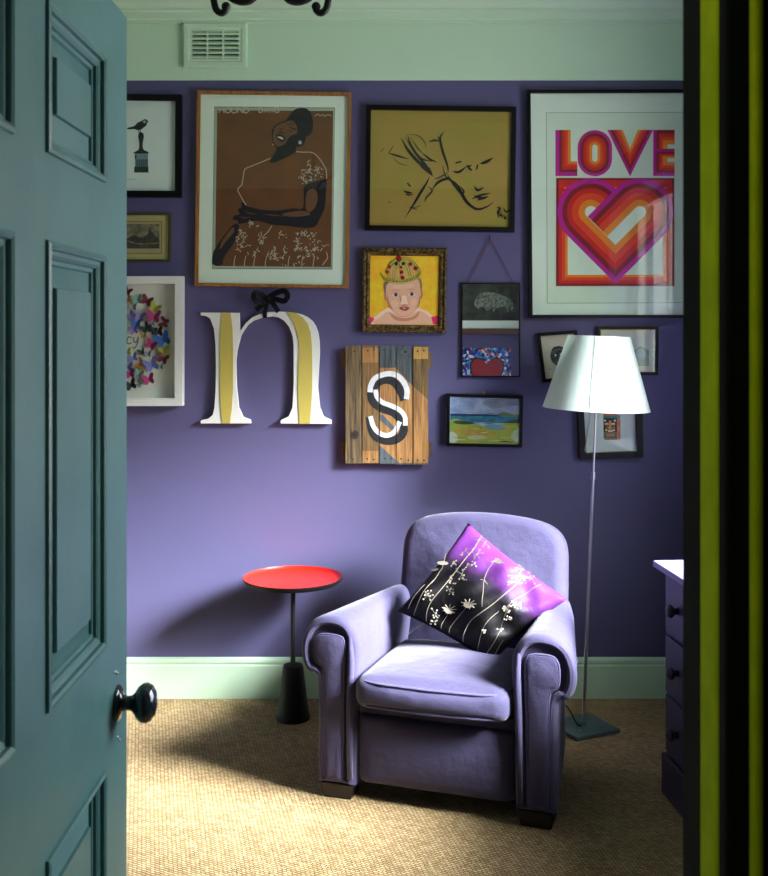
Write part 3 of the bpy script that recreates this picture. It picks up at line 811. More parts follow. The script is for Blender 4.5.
# --- small tilted head print
t, a = picture('small tilted black framed ink drawing of a round head, left of the lamp shade',
    [(536.8,333),(577,330),(582.6,379),(542.8,382.6)], 3.4, .022, BLACK, board=mat('warm_paper',(216,206,184),.85))
a.frame(535,320,5.84)
a.ell(135,210,46,54,mat('ink_grey',(88,90,90),.8)); 
for p in ([(95,190),(110,165),(150,158),(175,175)],[(92,210),(120,200),(150,180),(180,190)],[(100,240),(130,225),(160,235),(182,215)],[(110,255),(140,262),(165,245)],[(120,180),(135,200),(120,225)],[(150,185),(160,205),(150,225)],[(175,180),(184,205),(178,235)],[(95,200),(105,225),(120,245)]):
    a.stroke(p, 11, INK, 5, True)
a.ell(120,205,7,6,PAPERW); a.ell(152,200,7,6,PAPERW); a.stroke([(80,285),(95,290)],3,INK,0)
a.build('drawing', t)

# --- small landscape at right
t, a = picture('small black and gold framed pale watercolour, right of the lamp shade top',
    [(597.6,326.5),(658.8,326.5),(658.2,375.2),(597.4,374.6)], 2.9, .022, BLACK, board=mat('watercolour_paper',(206,210,186),.85))
gold = mat('gilt_slip',(176,146,60),.4,metal=.6)
for r_ in ((600.2,329,656.2,330.2),(600.2,371.6,655.8,372.8),(655,329,656.2,372.8),(600.2,329,601.2,372.8)): a.rect(*r_, gold)
a.rect(608,336,649,366, mat('wc_pale',(196,204,190),.85)); a.poly([(608,352),(618,349),(632,352),(640,346),(649,350),(649,366),(608,366)], mat('wc_green',(150,170,140),.85,noise=(60,(120,150,140),.8)))
a.poly([(636,352),(641,348),(646,352),(644,357),(638,357)], mat('wc_blue',(150,178,180),.8), 3)
a.build('print', t)

# --- carved mask print below the shade
t, a = picture('black framed print of a patterned carved mask, hanging directly under the lamp shade',
    [(577.5,402.5),(642.6,400.2),(643.6,457.4),(580.6,459.6)], 6.0, .040, BLACK, board=mat('cool_mount',(206,216,212),.85), recess=.35)
a.frame(595,400,14.6)
mg = mat('mask_green',(70,120,106),.8); mr_ = mat('mask_red',(206,96,70),.8); md = mat('mask_brown',(70,50,26),.8); mc = mat('mask_cream',(226,212,168),.8); mo = mat('mask_orange',(196,140,84),.8)
a.stroke([(450,220),(450,580)], 3, mat('mount_grey_line',(140,146,146),.8), 0)
a.poly([(320,215),(370,220),(372,575),(320,580)], mo); a.poly([(335,300),(372,310),(368,390),(332,380)], mr_); a.poly([(335,460),(372,470),(370,540),(335,530)], mr_); a.rect(320,215,362,270,mat('mask_teal',(60,150,136),.8))
a.poly([(120,200),(322,200),(322,580),(150,585),(125,560)], mg); a.rect(125,195,315,225,mr_); a.rect(125,265,320,470,md)
for x in (148,245): a.ell(x+20,350,28,17,mc); a.ell(x+20,352,9,8,md)
for x, y in ((145,300),(290,300),(165,440),(205,452),(240,452),(275,440)): a.ell(x,y,17,15,mc)
a.poly([(200,300),(235,300),(240,400),(255,430),(185,430),(198,400)], mo); a.stroke([(150,480),(220,492),(290,480)], 16, mr_, 4); a.stroke([(165,515),(285,515)], 22, mo, 0); a.stroke([(165,545),(285,545)], 14, mg, 0); a.stroke([(150,570),(320,568)], 20, mat('mask_rust',(176,92,40),.8), 0)
for x in (170,262): a.ell(x+10,400,20,14,mo); a.ell(x+10,400,9,7,md)
a.build('print', t)

# --- LOVE poster
t, a = picture('big black framed LOVE poster with striped interlaced heart, top right of the wall',
    [(527.4,89.6),(703,89.2),(703,318),(529.5,318)], 3.2, .034, BLACK, name='framed_poster', cat='poster', board=MATB, recess=.55)
Q = [mat('poster_purple',(190,0,146),.7), mat('poster_maroon',(136,6,28),.7), mat('poster_red',(212,20,8),.7), mat('poster_vermilion',(232,66,8),.7), mat('poster_orange',(236,138,12),.7)]
a.poly([(546,112.5),(686,112),(686,303),(547,303.5)], mat('poster_bevel',(150,170,146),.8)); a.poly([(546.6,113.1),(685.4,112.6),(685.4,302.4),(547.6,302.9)], mat('poster_paper',(222,240,216),.85))
a.frame(545,120,5.297)
def bands(f):
    for k in range(5): f(k)
xs = [55,76,91,107,121]; 
for k in range(5):
    x0 = xs[k]; yb_ = 297-(x0-55)
    a.poly([(x0,53),(136,53),(136,219),(171,219),(171,yb_),(x0,yb_)], Q[k])
def stad(cx, y0, y1_, rx, n=14):
    pts = []
    for i in range(n+1): an = math.pi+math.pi*i/n; pts.append((cx+rx*math.cos(an), y0+rx+rx*math.sin(an)))
    for i in range(n+1): an = math.pi*i/n; pts.append((cx+rx*math.cos(an), y1_-rx+rx*math.sin(an)))
    return pts
for k in range(6):
    rx = 91-15.4*k; a.poly(stad(264, 54+15.4*k, 298-15.4*k, rx), Q[k] if k < 5 else mat('poster_paper',(222,240,216),.85))
for k in range(5):
    f_ = k/5
    a.poly([(330+80*f_,53),(410,53),(450,150),(492,53),(572-80*f_,53),(450,299-149*f_)], Q[k])
pp = mat('poster_paper',(222,240,216),.85)
a.rect(573,53,686,297,Q[0])
for (y0, y1_, s0, s1) in ((53,155,130,152),(170,280,202,224)):
    for k in range(1,5):
        f_ = (k-1)/4
        top = y0+(s0-y0)*f_*.95; bot = y1_-(y1_-s1)*f_*.95
        a.poly([(590+46*f_,top),(686,top),(686,bot),(590+46*f_,bot)], Q[k])
    a.rect(648,s0,686,s1,pp)
a.frame(550,175,5.69)
for ins, k in ((0,1),(14,2),(32,3),(50,4)): a.rect(35+ins,18+ins*.0,706-ins,632-ins,Q[k])
a.rect(100,18,642,568,pp)
a.rect(35,18,706,30,Q[1]); a.rect(49,30,692,95,Q[2])
for cx_ in (86,372,655): a.poly([(cx_-9,66),(cx_,72),(cx_+9,66),(cx_+2,80),(cx_-2,80)], Q[4])
def caps(cx, cy, r_, sgn):   # capsule from a lobe centre running 45 degrees down toward sgn
    ux, uy = sgn*.7071, .7071; nx, ny = -uy, ux
    a0 = math.atan2(-uy, -ux); pts = []
    for i in range(25):
        an = a0-math.pi/2+math.pi*i/24; pts.append((cx+r_*math.cos(an), cy+r_*math.sin(an)))
    L_ = 700
    e = pts[-1]; s_ = pts[0]
    pts.append((e[0]+ux*L_, e[1]+uy*L_)); pts.append((s_[0]+ux*L_, s_[1]+uy*L_))
    return pts
RB = [191,163,136,108,70,34]
MT = Q+[pp]
for k in range(6):
    c_ = clip(caps(232,211,RB[k],1), 1, 0, 371.5); c_ = clip(c_, -1, 1, 246); a.poly(c_, MT[k])
for k in range(6):
    full = clip(caps(510,211,RB[k],-1), 1, 1, 990)
    c1 = clip(full, -1, 0, -371.5); a.poly(c1, MT[k])
for k in range(6):
    full = caps(510,211,RB[k],-1)
    c2 = clip(clip(full, 1, 0, 371.6), -1, 1, 24); a.poly(c2, MT[k])
a.build('print', t)

# --- hanging mirror
c = P(490.5,377,BACK)
t = thing('hanging_mirror', 'narrow black edged mirror hung from the wall on a crimson cord', 'mirror', (c.x, BACK-.003, c.z))
fr, inner = quad_frame([(461.2,282.6),(520.3,282.6),(520.3,377),(461,377)], 1.3, .012, BLACK, t)
mb = MB(); yy = BACK-.003-.008
mb.hexa([(p.x, yy+.004, p.z) for p in inner]+[(p.x, yy, p.z) for p in inner]); mb.build('mirror_glass', MIRROR, t)
for x in (468.4,513): MB().tube([P(x,281.4+.8,BACK-.010), P(490.3,239,BACK-.012)], .0016, 6).build('hanging_cord', mat('crimson_cord',(104,30,60),.7), t)
MB().tube([P(490.2,240,BACK), P(490.2,239.6,BACK-.014), P(489,237.6,BACK-.016), P(490.2,235.8,BACK-.016)], .0018, 6).build('nail', BLACK, t)

# ================================================================== things on the doorway wall seen in that mirror
def FP(px, py):    # mirrored pixel -> point on the doorway wall
    k = (BACK+BACK-FRONT)/F
    return Vector(((px-CX)*k, FRONT, H-(py-HY)*k))
def front_frame(x0, x1, z0, z1, w_, dep, m, par):
    mb = MB()
    for b in ((x0,x1,z1-w_,z1),(x0,x1,z0,z0+w_),(x0,x0+w_,z0+w_,z1-w_),(x1-w_,x1,z0+w_,z1-w_)): mb.box(b[0],b[1],FRONT+.002,FRONT+dep,b[2],b[3])
    return mb.build('frame', m, par)
p0 = FP(452,255); p1 = FP(536,334)
t = thing('framed_picture', 'brown framed dark print of a grazing bison, reflected in the hanging mirror', 'picture', ((p0.x+p1.x)/2, FRONT+.002, p1.z))
front_frame(p0.x, p1.x, p1.z, p0.z, .042, .03, mat('mahogany',(84,44,22),.45), t)
MB().box(p0.x+.03, p1.x-.03, FRONT+.003, FRONT+.012, p1.z+.03, p0.z-.03).build('mount_board', MATB, t)
q1 = FP(0,320.6).z
mb = MB(); mb.box(p0.x+.055, p1.x-.055, FRONT+.0125, FRONT+.014, q1, p0.z-.10)
pr = mb.build('print', mat('bison_ground',(50,56,50),.85,noise=(14,(84,92,80),.8)), t)
def fpoly(pts, m, y, parent, nm, smooth=3):
    mb = MB(); pts = [(v.x, v.y) for v in spline(pts, smooth, True)]
    mb.poly([Vector((FP(450+x/5.47, 0).x, y, FP(0, 230+yv/5.47).z)) for x, yv in pts], Vector((0,1,0)))
    return mb.build(nm, m, parent, recalc=False)
fpoly([(130,400),(160,350),(220,340),(290,360),(330,385),(345,420),(335,450),(325,415),(310,452),(300,420),(250,430),(235,450),(225,425),(200,445),(180,420),(150,430)], mat('bison_light',(150,162,142),.85,noise=(60,(60,66,58),.9)), FRONT+.0150, pr, 'bison')
p0 = FP(462.5,348); p1 = FP(510.3,396)
t = thing('mosaic_panel', 'square blue mosaic panel with a red heart, reflected in the hanging mirror', 'mosaic', ((p0.x+p1.x)/2, FRONT+.002, p1.z))
MB().box(p0.x, p1.x, FRONT+.0003, FRONT+.02, p1.z, p0.z).build('mosaic_tiles', mosaic_mat(), t)
mb = MB(); cxh = (p0.x+p1.x)/2; 
hp = [(0,.055),(.03,.095),(.075,.105),(.112,.085),(.128,.04),(.11,-.02),(.06,-.085),(0,-.14),(-.06,-.085),(-.11,-.02),(-.128,.04),(-.112,.085),(-.075,.105),(-.03,.095)]
hz = p0.z-.175
def heart(sc, y0, y1_, m, nm):
    mb = MB(); o = [(v.x*sc, v.y*sc) for v in spline(hp, 4, True)]
    mb.loft([[Vector((cxh+x, y, hz+z)) for x, z in o] for y in (y0, y1_)]); mb.build(nm, m, t)
heart(1.0, FRONT+.0201, FRONT+.026, mat('heart_border',(40,8,20),.4), 'heart_border'); heart(.9, FRONT+.0262, FRONT+.03, mat('heart_red',(150,16,30),.35), 'heart')

# ================================================================== LETTER n
c = P(266,424,BACK)
t = thing('wall_letter', 'big white wooden letter n with gold strips, hung under the laughing woman print', 'letter', (c.x, BACK-.002, c.z))
N0 = [(200.6,312.5),(239.3,312.8),(239.6,322),(240,331.5),(246,322.7),(252,317.4),(260.6,313.6),(269,311.9),(278.2,311.6),(287,311.8),(295.8,312.8),(302,314.4),(307.5,317.0),(312.5,321),(315.9,326.2),(318.2,332.5),(319.5,341),(319.8,352),(319.2,363.8),(318,387),(320,407.7),(323.6,416.5),(331.5,420.4),(331.5,424),(280.6,423.5),(280.6,420.3),(288.5,416.5),(292.3,407.7),(293.5,387),(293.6,366),(293.5,346),(292.6,336.5),(289.2,327),(284,320.6),(278.5,317.4),(272.4,316.3),(263.6,317.2),(253.3,320.8),(248.2,324.4),(244.5,329.6),(241,335.5),(238.7,344),(237,351),(236,360),(236.2,374),(236.6,387),(238.7,407.7),(243,417),(250.4,420),(251,423.5),(200.6,423.5),(200.6,420.6),(208,418.8),(212.5,415),(214.3,408),(215.6,387),(215.9,366),(215.4,345),(213.8,328.6),(210,318.5),(206,316),(200.6,315.4)]
dn = BACK-.028
mb = MB(); mb.loft([[Vector((P(x,y,dn).x, yy, P(x,y,dn).z)) for x, y in N0] for yy in (BACK-.006, dn)])
mb.build('letter_body', mat('white_gloss_wood',(232,234,228),.4), t, bevel=.0012)
GOLD = mat('gold_leaf_strip',(196,182,92),.45,noise=(200,(184,168,78),.5))
G1 = [(222,312.9),(230.8,312.9),(232.5,328),(233.2,350),(233.2,390),(232,408),(230,423.4),(222.5,423.4),(220.8,408),(220,390),(219.8,345),(220.6,328)]
G2 = [(286.4,311.9),(295.8,312.9),(303,317.5),(308,324),(310.8,333),(312,346),(312.3,366),(312.2,387),(311.4,406),(309.9,423.6),(299.6,423.6),(298.6,406),(298,387),(298.6,366),(299.3,352),(298.8,340),(295.8,328.6),(291.8,320)]
for g in (G1, G2):
    mb = MB(); mb.loft([[Vector((P(x,y,dn).x, yy, P(x,y,dn).z)) for x, y in g] for yy in (dn-.0002, dn-.004)]); mb.build('gold_strip', GOLD, t)
# black ribbon bow
def ribbon(pts, wpx, m=IRON):
    pts = spline(pts, 5); rings = []
    mb = MB()
    n = len(pts)
    for i, p in enumerate(pts):
        a_ = pts[max(i-1,0)]; b_ = pts[min(i+1,n-1)]
        d = Vector((b_.x-a_.x, b_.y-a_.y)); d.normalize(); nrm = Vector((-d.y, d.x))*wpx/2
        dd = BACK-.03-p.z
        rings.append([P(p.x+nrm.x, p.y+nrm.y, dd), P(p.x+nrm.x, p.y+nrm.y, dd-.0015), P(p.x-nrm.x, p.y-nrm.y, dd-.0015), P(p.x-nrm.x, p.y-nrm.y, dd)])
    mb.loft(rings); return mb
SAT = mat('black_satin_ribbon',(10,9,12),.7,spec=.2)
bow = MB()
ribbon([(266,298,.004),(260,294,.012),(255,292.5,.022),(253.6,297,.03),(257,302,.022),(262,302,.012),(267,299,.004)], 5).build('ribbon_loop', SAT, t, smooth='auto')
ribbon([(268,298,.004),(275,293.5,.014),(284,291,.024),(287.5,296,.03),(284,301,.024),(276,299.5,.012),(268,299.5,.004)], 5.5).build('ribbon_loop', SAT, t, smooth='auto')
ribbon([(267,299,.004),(262,305,.010),(256,310,.006)], 5).build('ribbon_tail', SAT, t)
ribbon([(269,299,.004),(274,305,.010),(278.5,312,.004)], 5).build('ribbon_tail', SAT, t)
ribbon([(267.5,300,.002),(266,308,.003),(264.8,313,.004),(265,318,.003)], 4.2).build('ribbon_tail', SAT, t)
kc = P(268,298.5,BACK-.04); rbox(.011,.007,.010,.006,M=Matrix.Translation(kc),cuts=4).build('bow_knot', SAT, t, smooth=True)

# ================================================================== PLANK SIGN WITH S
c = P(387,465,BACK)
t = thing('plank_sign', 'reclaimed plank panel painted with a black and white letter S', 'sign', (c.x, BACK-.002, c.z))
ds = BACK-.040
wg = wood_mat('weathered_brown_plank',(118,98,66),(52,40,26),'Z',.9); wt = wood_mat('tan_plank',(134,102,56),(80,58,30),'Z',.9)
wgr = wood_mat('blue_grey_plank',(82,92,94),(40,46,50),'Z',.9); wol = wood_mat('olive_tan_plank',(128,102,56),(64,48,26),'Z',.9)
PL = [(345.4,361.4,345.6,463.8,wg),(362.4,378.6,345.4,463.4,wt),(379.6,395.4,345.6,464.2,wgr),(396.4,412.0,345.8,464.6,wgr),(413.2,428.2,346.0,464.6,wol)]
for x0, x1, y0, y1_, m in PL:
    A_, B_ = P(x0,y1_,ds), P(x1,y0,ds)
    MB().box(A_.x, B_.x, ds, ds+.018, A_.z, B_.z).build('plank', m, t, bevel=.0012)
for y0, y1_ in ((352,368),(442,456)):
    A_, B_ = P(341,y1_,ds+.02), P(431.5,y0,ds+.02)
    MB().box(A_.x, B_.x, ds+.0182, BACK-.004, A_.z, B_.z).build('batten', wol, t, bevel=.001)
a = Art(ds-.0003, .00008); a.frame(335,335,6.257)
tan = wood_mat('orange_tan_paint',(176,130,74),(118,80,42),'Z',.9); grp = wood_mat('slate_paint',(84,96,102),(60,68,74),'Z',.9)
gaps = [(0,168),(172,272),(280,380),(386,484),(492,582)]
def pclip(poly, m):
    for x0, x1 in gaps:
        c_ = clip(clip(poly, -1, 0, -x0), 1, 0, x1)
        if len(c_) > 2: a.poly(c_, m)
pclip([(172,80),(272,80),(272,172),(172,172)], tan)
pclip([(172,725),(272,725),(272,800),(172,800)], tan)
pclip([(280,205),(380,205),(484,320),(484,800),(400,800),(280,690)], tan)
pclip([(386,250),(440,275),(582,405),(582,800),(386,800)], tan)
pclip([(490,75),(582,75),(582,150),(490,150)], wood_mat('straw_paint',(196,160,84),(140,104,48),'Z',.9))
pclip([(278,500),(300,500),(375,580),(355,596),(278,530)], grp)
pclip([(280,690),(400,800),(400,803),(280,803)], grp)
def sstroke(pts, w_, m):
    pts = [(v.x, v.y) for v in spline(pts, 6)]; n = len(pts); L_ = []; R_ = []
    for i, p in enumerate(pts):
        q0 = pts[max(i-1,0)]; q1 = pts[min(i+1,n-1)]; dx, dy = q1[0]-q0[0], q1[1]-q0[1]; l = math.hypot(dx,dy) or 1
        L_.append((p[0]-dy/l*w_/2, p[1]+dx/l*w_/2)); R_.append((p[0]+dy/l*w_/2, p[1]-dx/l*w_/2))
    a.off += .0001; a.hold = True
    for i in range(n-1):
        for x0, x1 in gaps:
            c_ = clip(clip([L_[i],L_[i+1],R_[i+1],R_[i]], -1, 0, -x0), 1, 0, x1)
            if len(c_) > 2: a.poly(c_, m)
    a.hold = False
SB = mat('sign_black_paint',(14,14,18),.6,noise=(60,(32,34,40),.7)); SW = mat('sign_white_paint',(220,222,224),.6,noise=(60,(190,194,200),.7))
sstroke([(434,408),(408,345),(372,298),(325,280),(278,292),(240,330),(226,378),(248,425),(300,462),(365,486),(408,530),(432,590),(405,640),(345,664),(280,650),(235,606),(214,510)], 50, SB)
sstroke([(219,358),(225,315),(255,268),(325,243),(385,252),(428,292),(450,345),(447,402)], 33, SW)
sstroke([(254,342),(262,385),(295,420),(350,442),(405,470),(437,512),(440,566)], 29, SW)
sstroke([(222,508),(240,570),(275,612),(325,628),(372,605),(406,542)], 29, SW)
nl = mat('nail_hole_rust',(50,34,24),.7)
rn = random.Random(5)
for x0, x1 in gaps:
    for y in (95, 778):
        for f_ in (.3,.7): a.ell(x0+(x1-x0)*f_+rn.uniform(-4,4), y+rn.uniform(-6,6), 6, 6, nl, n=10)
a.ell(128,622,20,28,nl,n=14); a.ell(128,622,11,16,SB,n=12); a.ell(440,105,28,20,grp); a.ell(440,105,12,9,nl,n=12)
a.build('painted_letter', t)

# ================================================================== AIR VENT
A_, B_ = P(183,67.5,BACK-.02), P(247,22.5,BACK-.02)
t = thing('air_vent', 'square pale green plaster air vent below the cornice', 'vent', ((A_.x+B_.x)/2, BACK-.004, A_.z))
mb = MB()
x0,x1,z0,z1 = A_.x,B_.x,A_.z,B_.z
gx0, gx1 = P(192,0,BACK-.02).x, P(238.5,0,BACK-.02).x; gz0, gz1 = P(0,59,BACK-.02).z, P(0,31,BACK-.02).z
yf = BACK-.024; ybk = BACK-.004
def ring(o, y): return [Vector((x0+o,y,z0+o)),Vector((x1-o,y,z0+o)),Vector((x1-o,y,z1-o)),Vector((x0+o,y,z1-o))]
g = [Vector((gx0,yf+.004,gz0)),Vector((gx1,yf+.004,gz0)),Vector((gx1,yf+.004,gz1)),Vector((gx0,yf+.004,gz1))]
g2 = [v+Vector((0,.0155,0)) for v in g]
mb.loft([ring(0,ybk),ring(0,yf+.004),ring(.006,yf),ring(.022,yf+.001),ring(.026,yf+.004),g,g2], cap=False)
mb.poly(g2)
mb.build('vent_plate', WALL_GREEN, t)
MB().box(gx0,gx1,BACK-.0062,BACK-.0052,gz0,gz1).build('vent_recess', mat('vent_dark',(30,36,30),.9), t)
nrow = 6; hz_ = (gz1-gz0)/nrow
for i in range(nrow):
    z = gz0+hz_*(i+.5)
    mb = MB()
    for c0, c1 in ((0,.32),(.34,.66),(.68,1)):
        xa, xb = gx0+(gx1-gx0)*c0, gx0+(gx1-gx0)*c1
        mb.hexa([(xa,yf+.003,z-hz_*.42),(xb,yf+.003,z-hz_*.42),(xb,yf+.014,z+hz_*.3),(xa,yf+.014,z+hz_*.3),
                 (xa,yf+.003,z-hz_*.05),(xb,yf+.003,z-hz_*.05),(xb,yf+.014,z+hz_*.5),(xa,yf+.014,z+hz_*.5)])
    mb.build('vent_slat', WALL_GREEN, t)
for c0 in (.33,.67):
    xa = gx0+(gx1-gx0)*c0; MB().box(xa-.0035,xa+.0035,yf+.002,yf+.015,gz0,gz1).build('vent_bar', WALL_GREEN, t)

# ================================================================== CHANDELIER (only its lowest scrolls reach into view)
dc = 2.45; cc = P(271,0,dc)
t = thing('chandelier', 'black wrought iron chandelier with scrolled arms hanging from the ceiling', 'chandelier', (cc.x, dc, CEIL))
MB().lathe([(.055,CEIL-.0005),(.055,CEIL-.012),(.03,CEIL-.03),(.01,CEIL-.035)], (cc.x,dc,0), 24).build('ceiling_rose', IRON, t, smooth='auto')
MB().tube([(cc.x,dc,CEIL-.03),(cc.x,dc,2.42)], .008, 8).build('stem', IRON, t)
def CPX(ox, y, ang=0, dy=0):
    p = P(CX, y, dc); r_ = ox*dc/F
    return (cc.x+r_*math.cos(ang), dc+r_*math.sin(ang)+dy, p.z)
for k in range(4):
    an = k*math.pi/2; up = 0 if k % 2 == 0 else -44
    pts2 = [(4,-120),(16,-80),(40,-62),(58,-48),(60,-20),(56.5,4),(54,10.5),(49.5,13),(45.5,10.5),(45,7)]
    mb = MB(); mb.tube(spline([CPX(x, y+up, an) for x, y in pts2], 6), .0080, 10); mb.ball(CPX(45,6.5+up,an), .0105, 7)
    mb.build('scroll_arm', IRON, t, smooth=True)
for sx in (-1,1):
    pts2 = [(3,-70),(9,-30),(13,-6),(18,2),(26,4.6),(34,3),(40,-1),(40,-8)]
    mb = MB(); mb.tube(spline([CPX(sx*x, y, 0, -.02) for x, y in pts2], 6), .0085, 10)
    mb.build('scroll_arm', IRON, t, smooth=True)
for sx, sy in ((.16,0),(-.16,0),(0,.16),(0,-.16)):
    MB().tube(spline([(cc.x,dc,2.47),(cc.x+sx*.5,dc+sy*.5,2.44),(cc.x+sx,dc+sy,2.50)],6), .006, 8).build('candle_arm', IRON, t, smooth=True)
    MB().lathe([(.008,2.495),(.03,2.50),(.032,2.508),(.012,2.51),(.012,2.58),(0,2.582)], (cc.x+sx,dc+sy,0), 16).build('candle_cup', IRON, t, smooth='auto')

# ================================================================== RED SIDE TABLE
tx, ty = (293-CX)*4.205/F, 4.205
t = thing('side_table', 'round red topped side table with thin black pole, left of the armchair', 'table', (tx, ty, 0))
zt = 0.545
MB().lathe([(.0,.0),(.066,0),(.066,.012),(.062,.022),(.041,.20),(.037,.212),(.012,.218),(0,.2185)], (0,0,0), 40).build('base_weight', TBLK, t, local=True, smooth='auto')
MB().lathe([(.0095,.2186),(.0095,zt-.012)], (0,0,0), 20).build('pole', TBLK, t, local=True, smooth='auto')
mb = MB(); mb.lathe([(0,zt-.012),(.15,zt-.011),(.184,zt-.006),(.194,zt+.004),(.1965,zt+.013),(.1945,zt+.0145)], (0,0,0), 64, cap=False); mb.build('tray_rim', TBLK, t, local=True, smooth='auto', recalc=True)
mb = MB(); mb.lathe([(.1944,zt+.0143),(.1905,zt+.006),(.180,zt-.001),(.0,zt-.0015)], (0,0,0), 64, cap=False); mb.build('tabletop', RED, t, local=True, smooth='auto')

# ================================================================== FLOOR LAMP
lx, ly = .764, 4.10
t = thing('floor_lamp', 'slim steel floor lamp with white cone shade on a square slate base', 'lamp', (lx, ly, 0))
MB().box(-.1,.1,-.1,.1,.001,.016, Matrix.Rotation(R(25),4,'Z')).build('base', SLATE, t, local=True, bevel=.003)
for dx, dy in ((.05,-.05),(-.05,-.05),(.055,.045)):
    MB().lathe([(.005,0),(.005,.002),(0,.003)], Matrix.Rotation(R(25),4,'Z') @ Vector((dx,dy,.0162)), 10).build('foot_screw', CHROME, t, local=True)
tl = math.tan(R(2.3))
def LP_(z): return Vector((z*tl, 0, z))
MB().tube([LP_(.0165),LP_(.03),LP_(.0301),LP_(.965)], [.012,.012,.0068,.0068], 14).build('lower_pole', CHROME, t, local=True, smooth='auto')
MB().tube([LP_(.955),LP_(.985)], .0095, 14).build('collar', CHROME, t, local=True, smooth='auto')
MB().tube([LP_(.985),LP_(1.47)], .0045, 12).build('upper_pole', CHROME, t, local=True, smooth='auto')
zb_, zt_ = 1.228, 1.508
Ms = Matrix.Translation(LP_(0)+Vector((.001,0,0))) @ Matrix.Rotation(R(2.3),4,'Y')
mb = MB(); mb.lathe([(.204,zb_),(.118,zt_),(.1165,zt_),(.2025,zb_),(.204,zb_)], (0,0,0), 72, Ms, cap=False)
mb.build('lamp_shade', SHADE, t, local=True, smooth='auto')
# seam with rivets, top spider ring, pull rod
angs = R(-108)
def on(z, off=0): 
    r_ = .204+( .118-.204)*(z-zb_)/(zt_-zb_)+off
    return Ms @ Vector((r_*math.cos(angs), r_*math.sin(angs), z))
MB().tube([on(zb_+.002,.001),on(zt_-.002,.001)], .0012, 6).build('shade_seam', mat('seam_white',(140,150,148),.5), t, local=True)
for i in range(10):
    z = zb_+.02+i*.028; MB().ball(on(z,.002), .0022, 5).build('rivet', CHROME, t, local=True)
for k in range(3):
    an = R(30+120*k); MB().tube([LP_(1.46), Ms @ Vector((.118*math.cos(an), .118*math.sin(an), zt_-.006))], .0018, 6).build('shade_support', CHROME, t, local=True)
MB().lathe([(.012,0),(.014,.02),(.02,.05),(.03,.08),(.031,.1),(.022,.125),(0,.135)], LP_(1.28)+Vector((.028,.0,0)), 20).build('bulb', mat('opal_bulb',(236,236,230),.3), t, local=True, smooth=True)
MB().tube([LP_(1.25)+Vector((-.018,-.01,0)), LP_(1.02)*1+Vector((-.036,-.012,.045))], .0022, 6).build('pull_rod', CHROME, t, local=True)
MB().tube(spline([(-.012,-.02,.018),(-.03,-.03,.03),(-.06,-.015,.085),(-.10,.02,.10),(-.15,.05,.03),(-.2,.08,.006),(-.3,.17,.006),(-.42,.24,.006)],6), .0028, 6).build('power_cable', BLACK, t, local=True, smooth=True)

# ================================================================== ARMCHAIR
AC = Vector((.153,3.374,0)); AR = R(-18.5)
t = thing('armchair', 'lilac upholstered armchair with rolled arms, angled in front of the picture wall', 'armchair', AC, (0,0,AR))
def fin(mb, name, m=PURPLE_FAB, par=None, **k):
    return mb.build(name, m, par or t, local=True, smooth=k.pop('smooth', True), **k)
def off2(pts, d):
    n = len(pts); out = []
    for i in range(n):
        a_, b_ = pts[i-1], pts[(i+1) % n]
        dx, dy = b_[0]-a_[0], b_[1]-a_[1]; l = math.hypot(dx,dy) or 1
        out.append((pts[i][0]-dy/l*d, pts[i][1]+dx/l*d))   # inward for ccw
    return out
def arm(sgn):
    # profile in (u,z), centre at arm centre, outer is +; ccw
    pr = [(-.065,.05),(-.02,.05),(.02,.05),(.068,.05),(.068,.15),(.068,.25),(.069,.35),(.074,.395),(.098,.402),(.117,.422),(.128,.460),(.126,.510),(.108,.555),(.075,.585),(.03,.597),(-.015,.593),(-.05,.572),(-.072,.530),(-.078,.480),(-.072,.40),(-.066,.25),(-.065,.15)]
    pr = pr[:4]+[(v.x, v.y) for v in spline(pr[4:], 3)]
    cu = .327
    rings = []
    for v, ins in ((.014,.031),(.004,.030),(-.002,.022),(.001,.012),(.010,.004),(.024,0),(.2,0),(.4,0),(.6,0),(.68,.01)):
        o = off2(pr, ins)
        rings.append([Vector((sgn*(cu-.075+(x+.075)*(1-.8*max(0,v))), v, z*(1-.085*max(0,z-.3)/.3*v))) for x, z in o])
    mb = MB(); mb.loft(rings)
    body = fin(mb, 'arm', smooth='auto')
    # inner vertical pad roll beside the front panel
    # front panel (facing) slightly proud
    fp = [(-.024,.07),(.0,.07),(.022,.07),(.040,.07),(.040,.2),(.041,.36),(.046,.425),(.062,.436),(.073,.455),(.074,.49),(.068,.520),(.052,.534),(.02,.537),(-.012,.534),(-.027,.522),(-.031,.49),(-.028,.40),(-.025,.2)]
    fs = fp[:4]+[(v.x, v.y) for v in spline(fp[4:], 3)]
    mb = MB(); rings = []
    for v, ins in ((.020,0),(.004,0),(-.003,.003),(-.006,.010)):
        rings.append([Vector((sgn*(cu+x), v, z)) for x, z in off2(fs, ins)])
    mb.loft(rings)
    pn = fin(mb, 'arm_facing', smooth='auto')
    mb = MB(); mb.tube([Vector((sgn*(cu+x), .001, z)) for x, z in fs], .0036, 7, closed=True)
    fin(mb, 'piping', PIPE_FAB, pn)
    mb = MB(); mb.tube([Vector((sgn*(cu-.050), -.001, .075)),Vector((sgn*(cu-.050), -.004, .3)),Vector((sgn*(cu-.055), -.004, .46)),Vector((sgn*(cu-.050), .004, .535))], [.010,.011,.011,.006], 12)
    fin(mb, 'arm_welt', PURPLE_FAB, body)
for s_ in (-1,1): arm(s_)
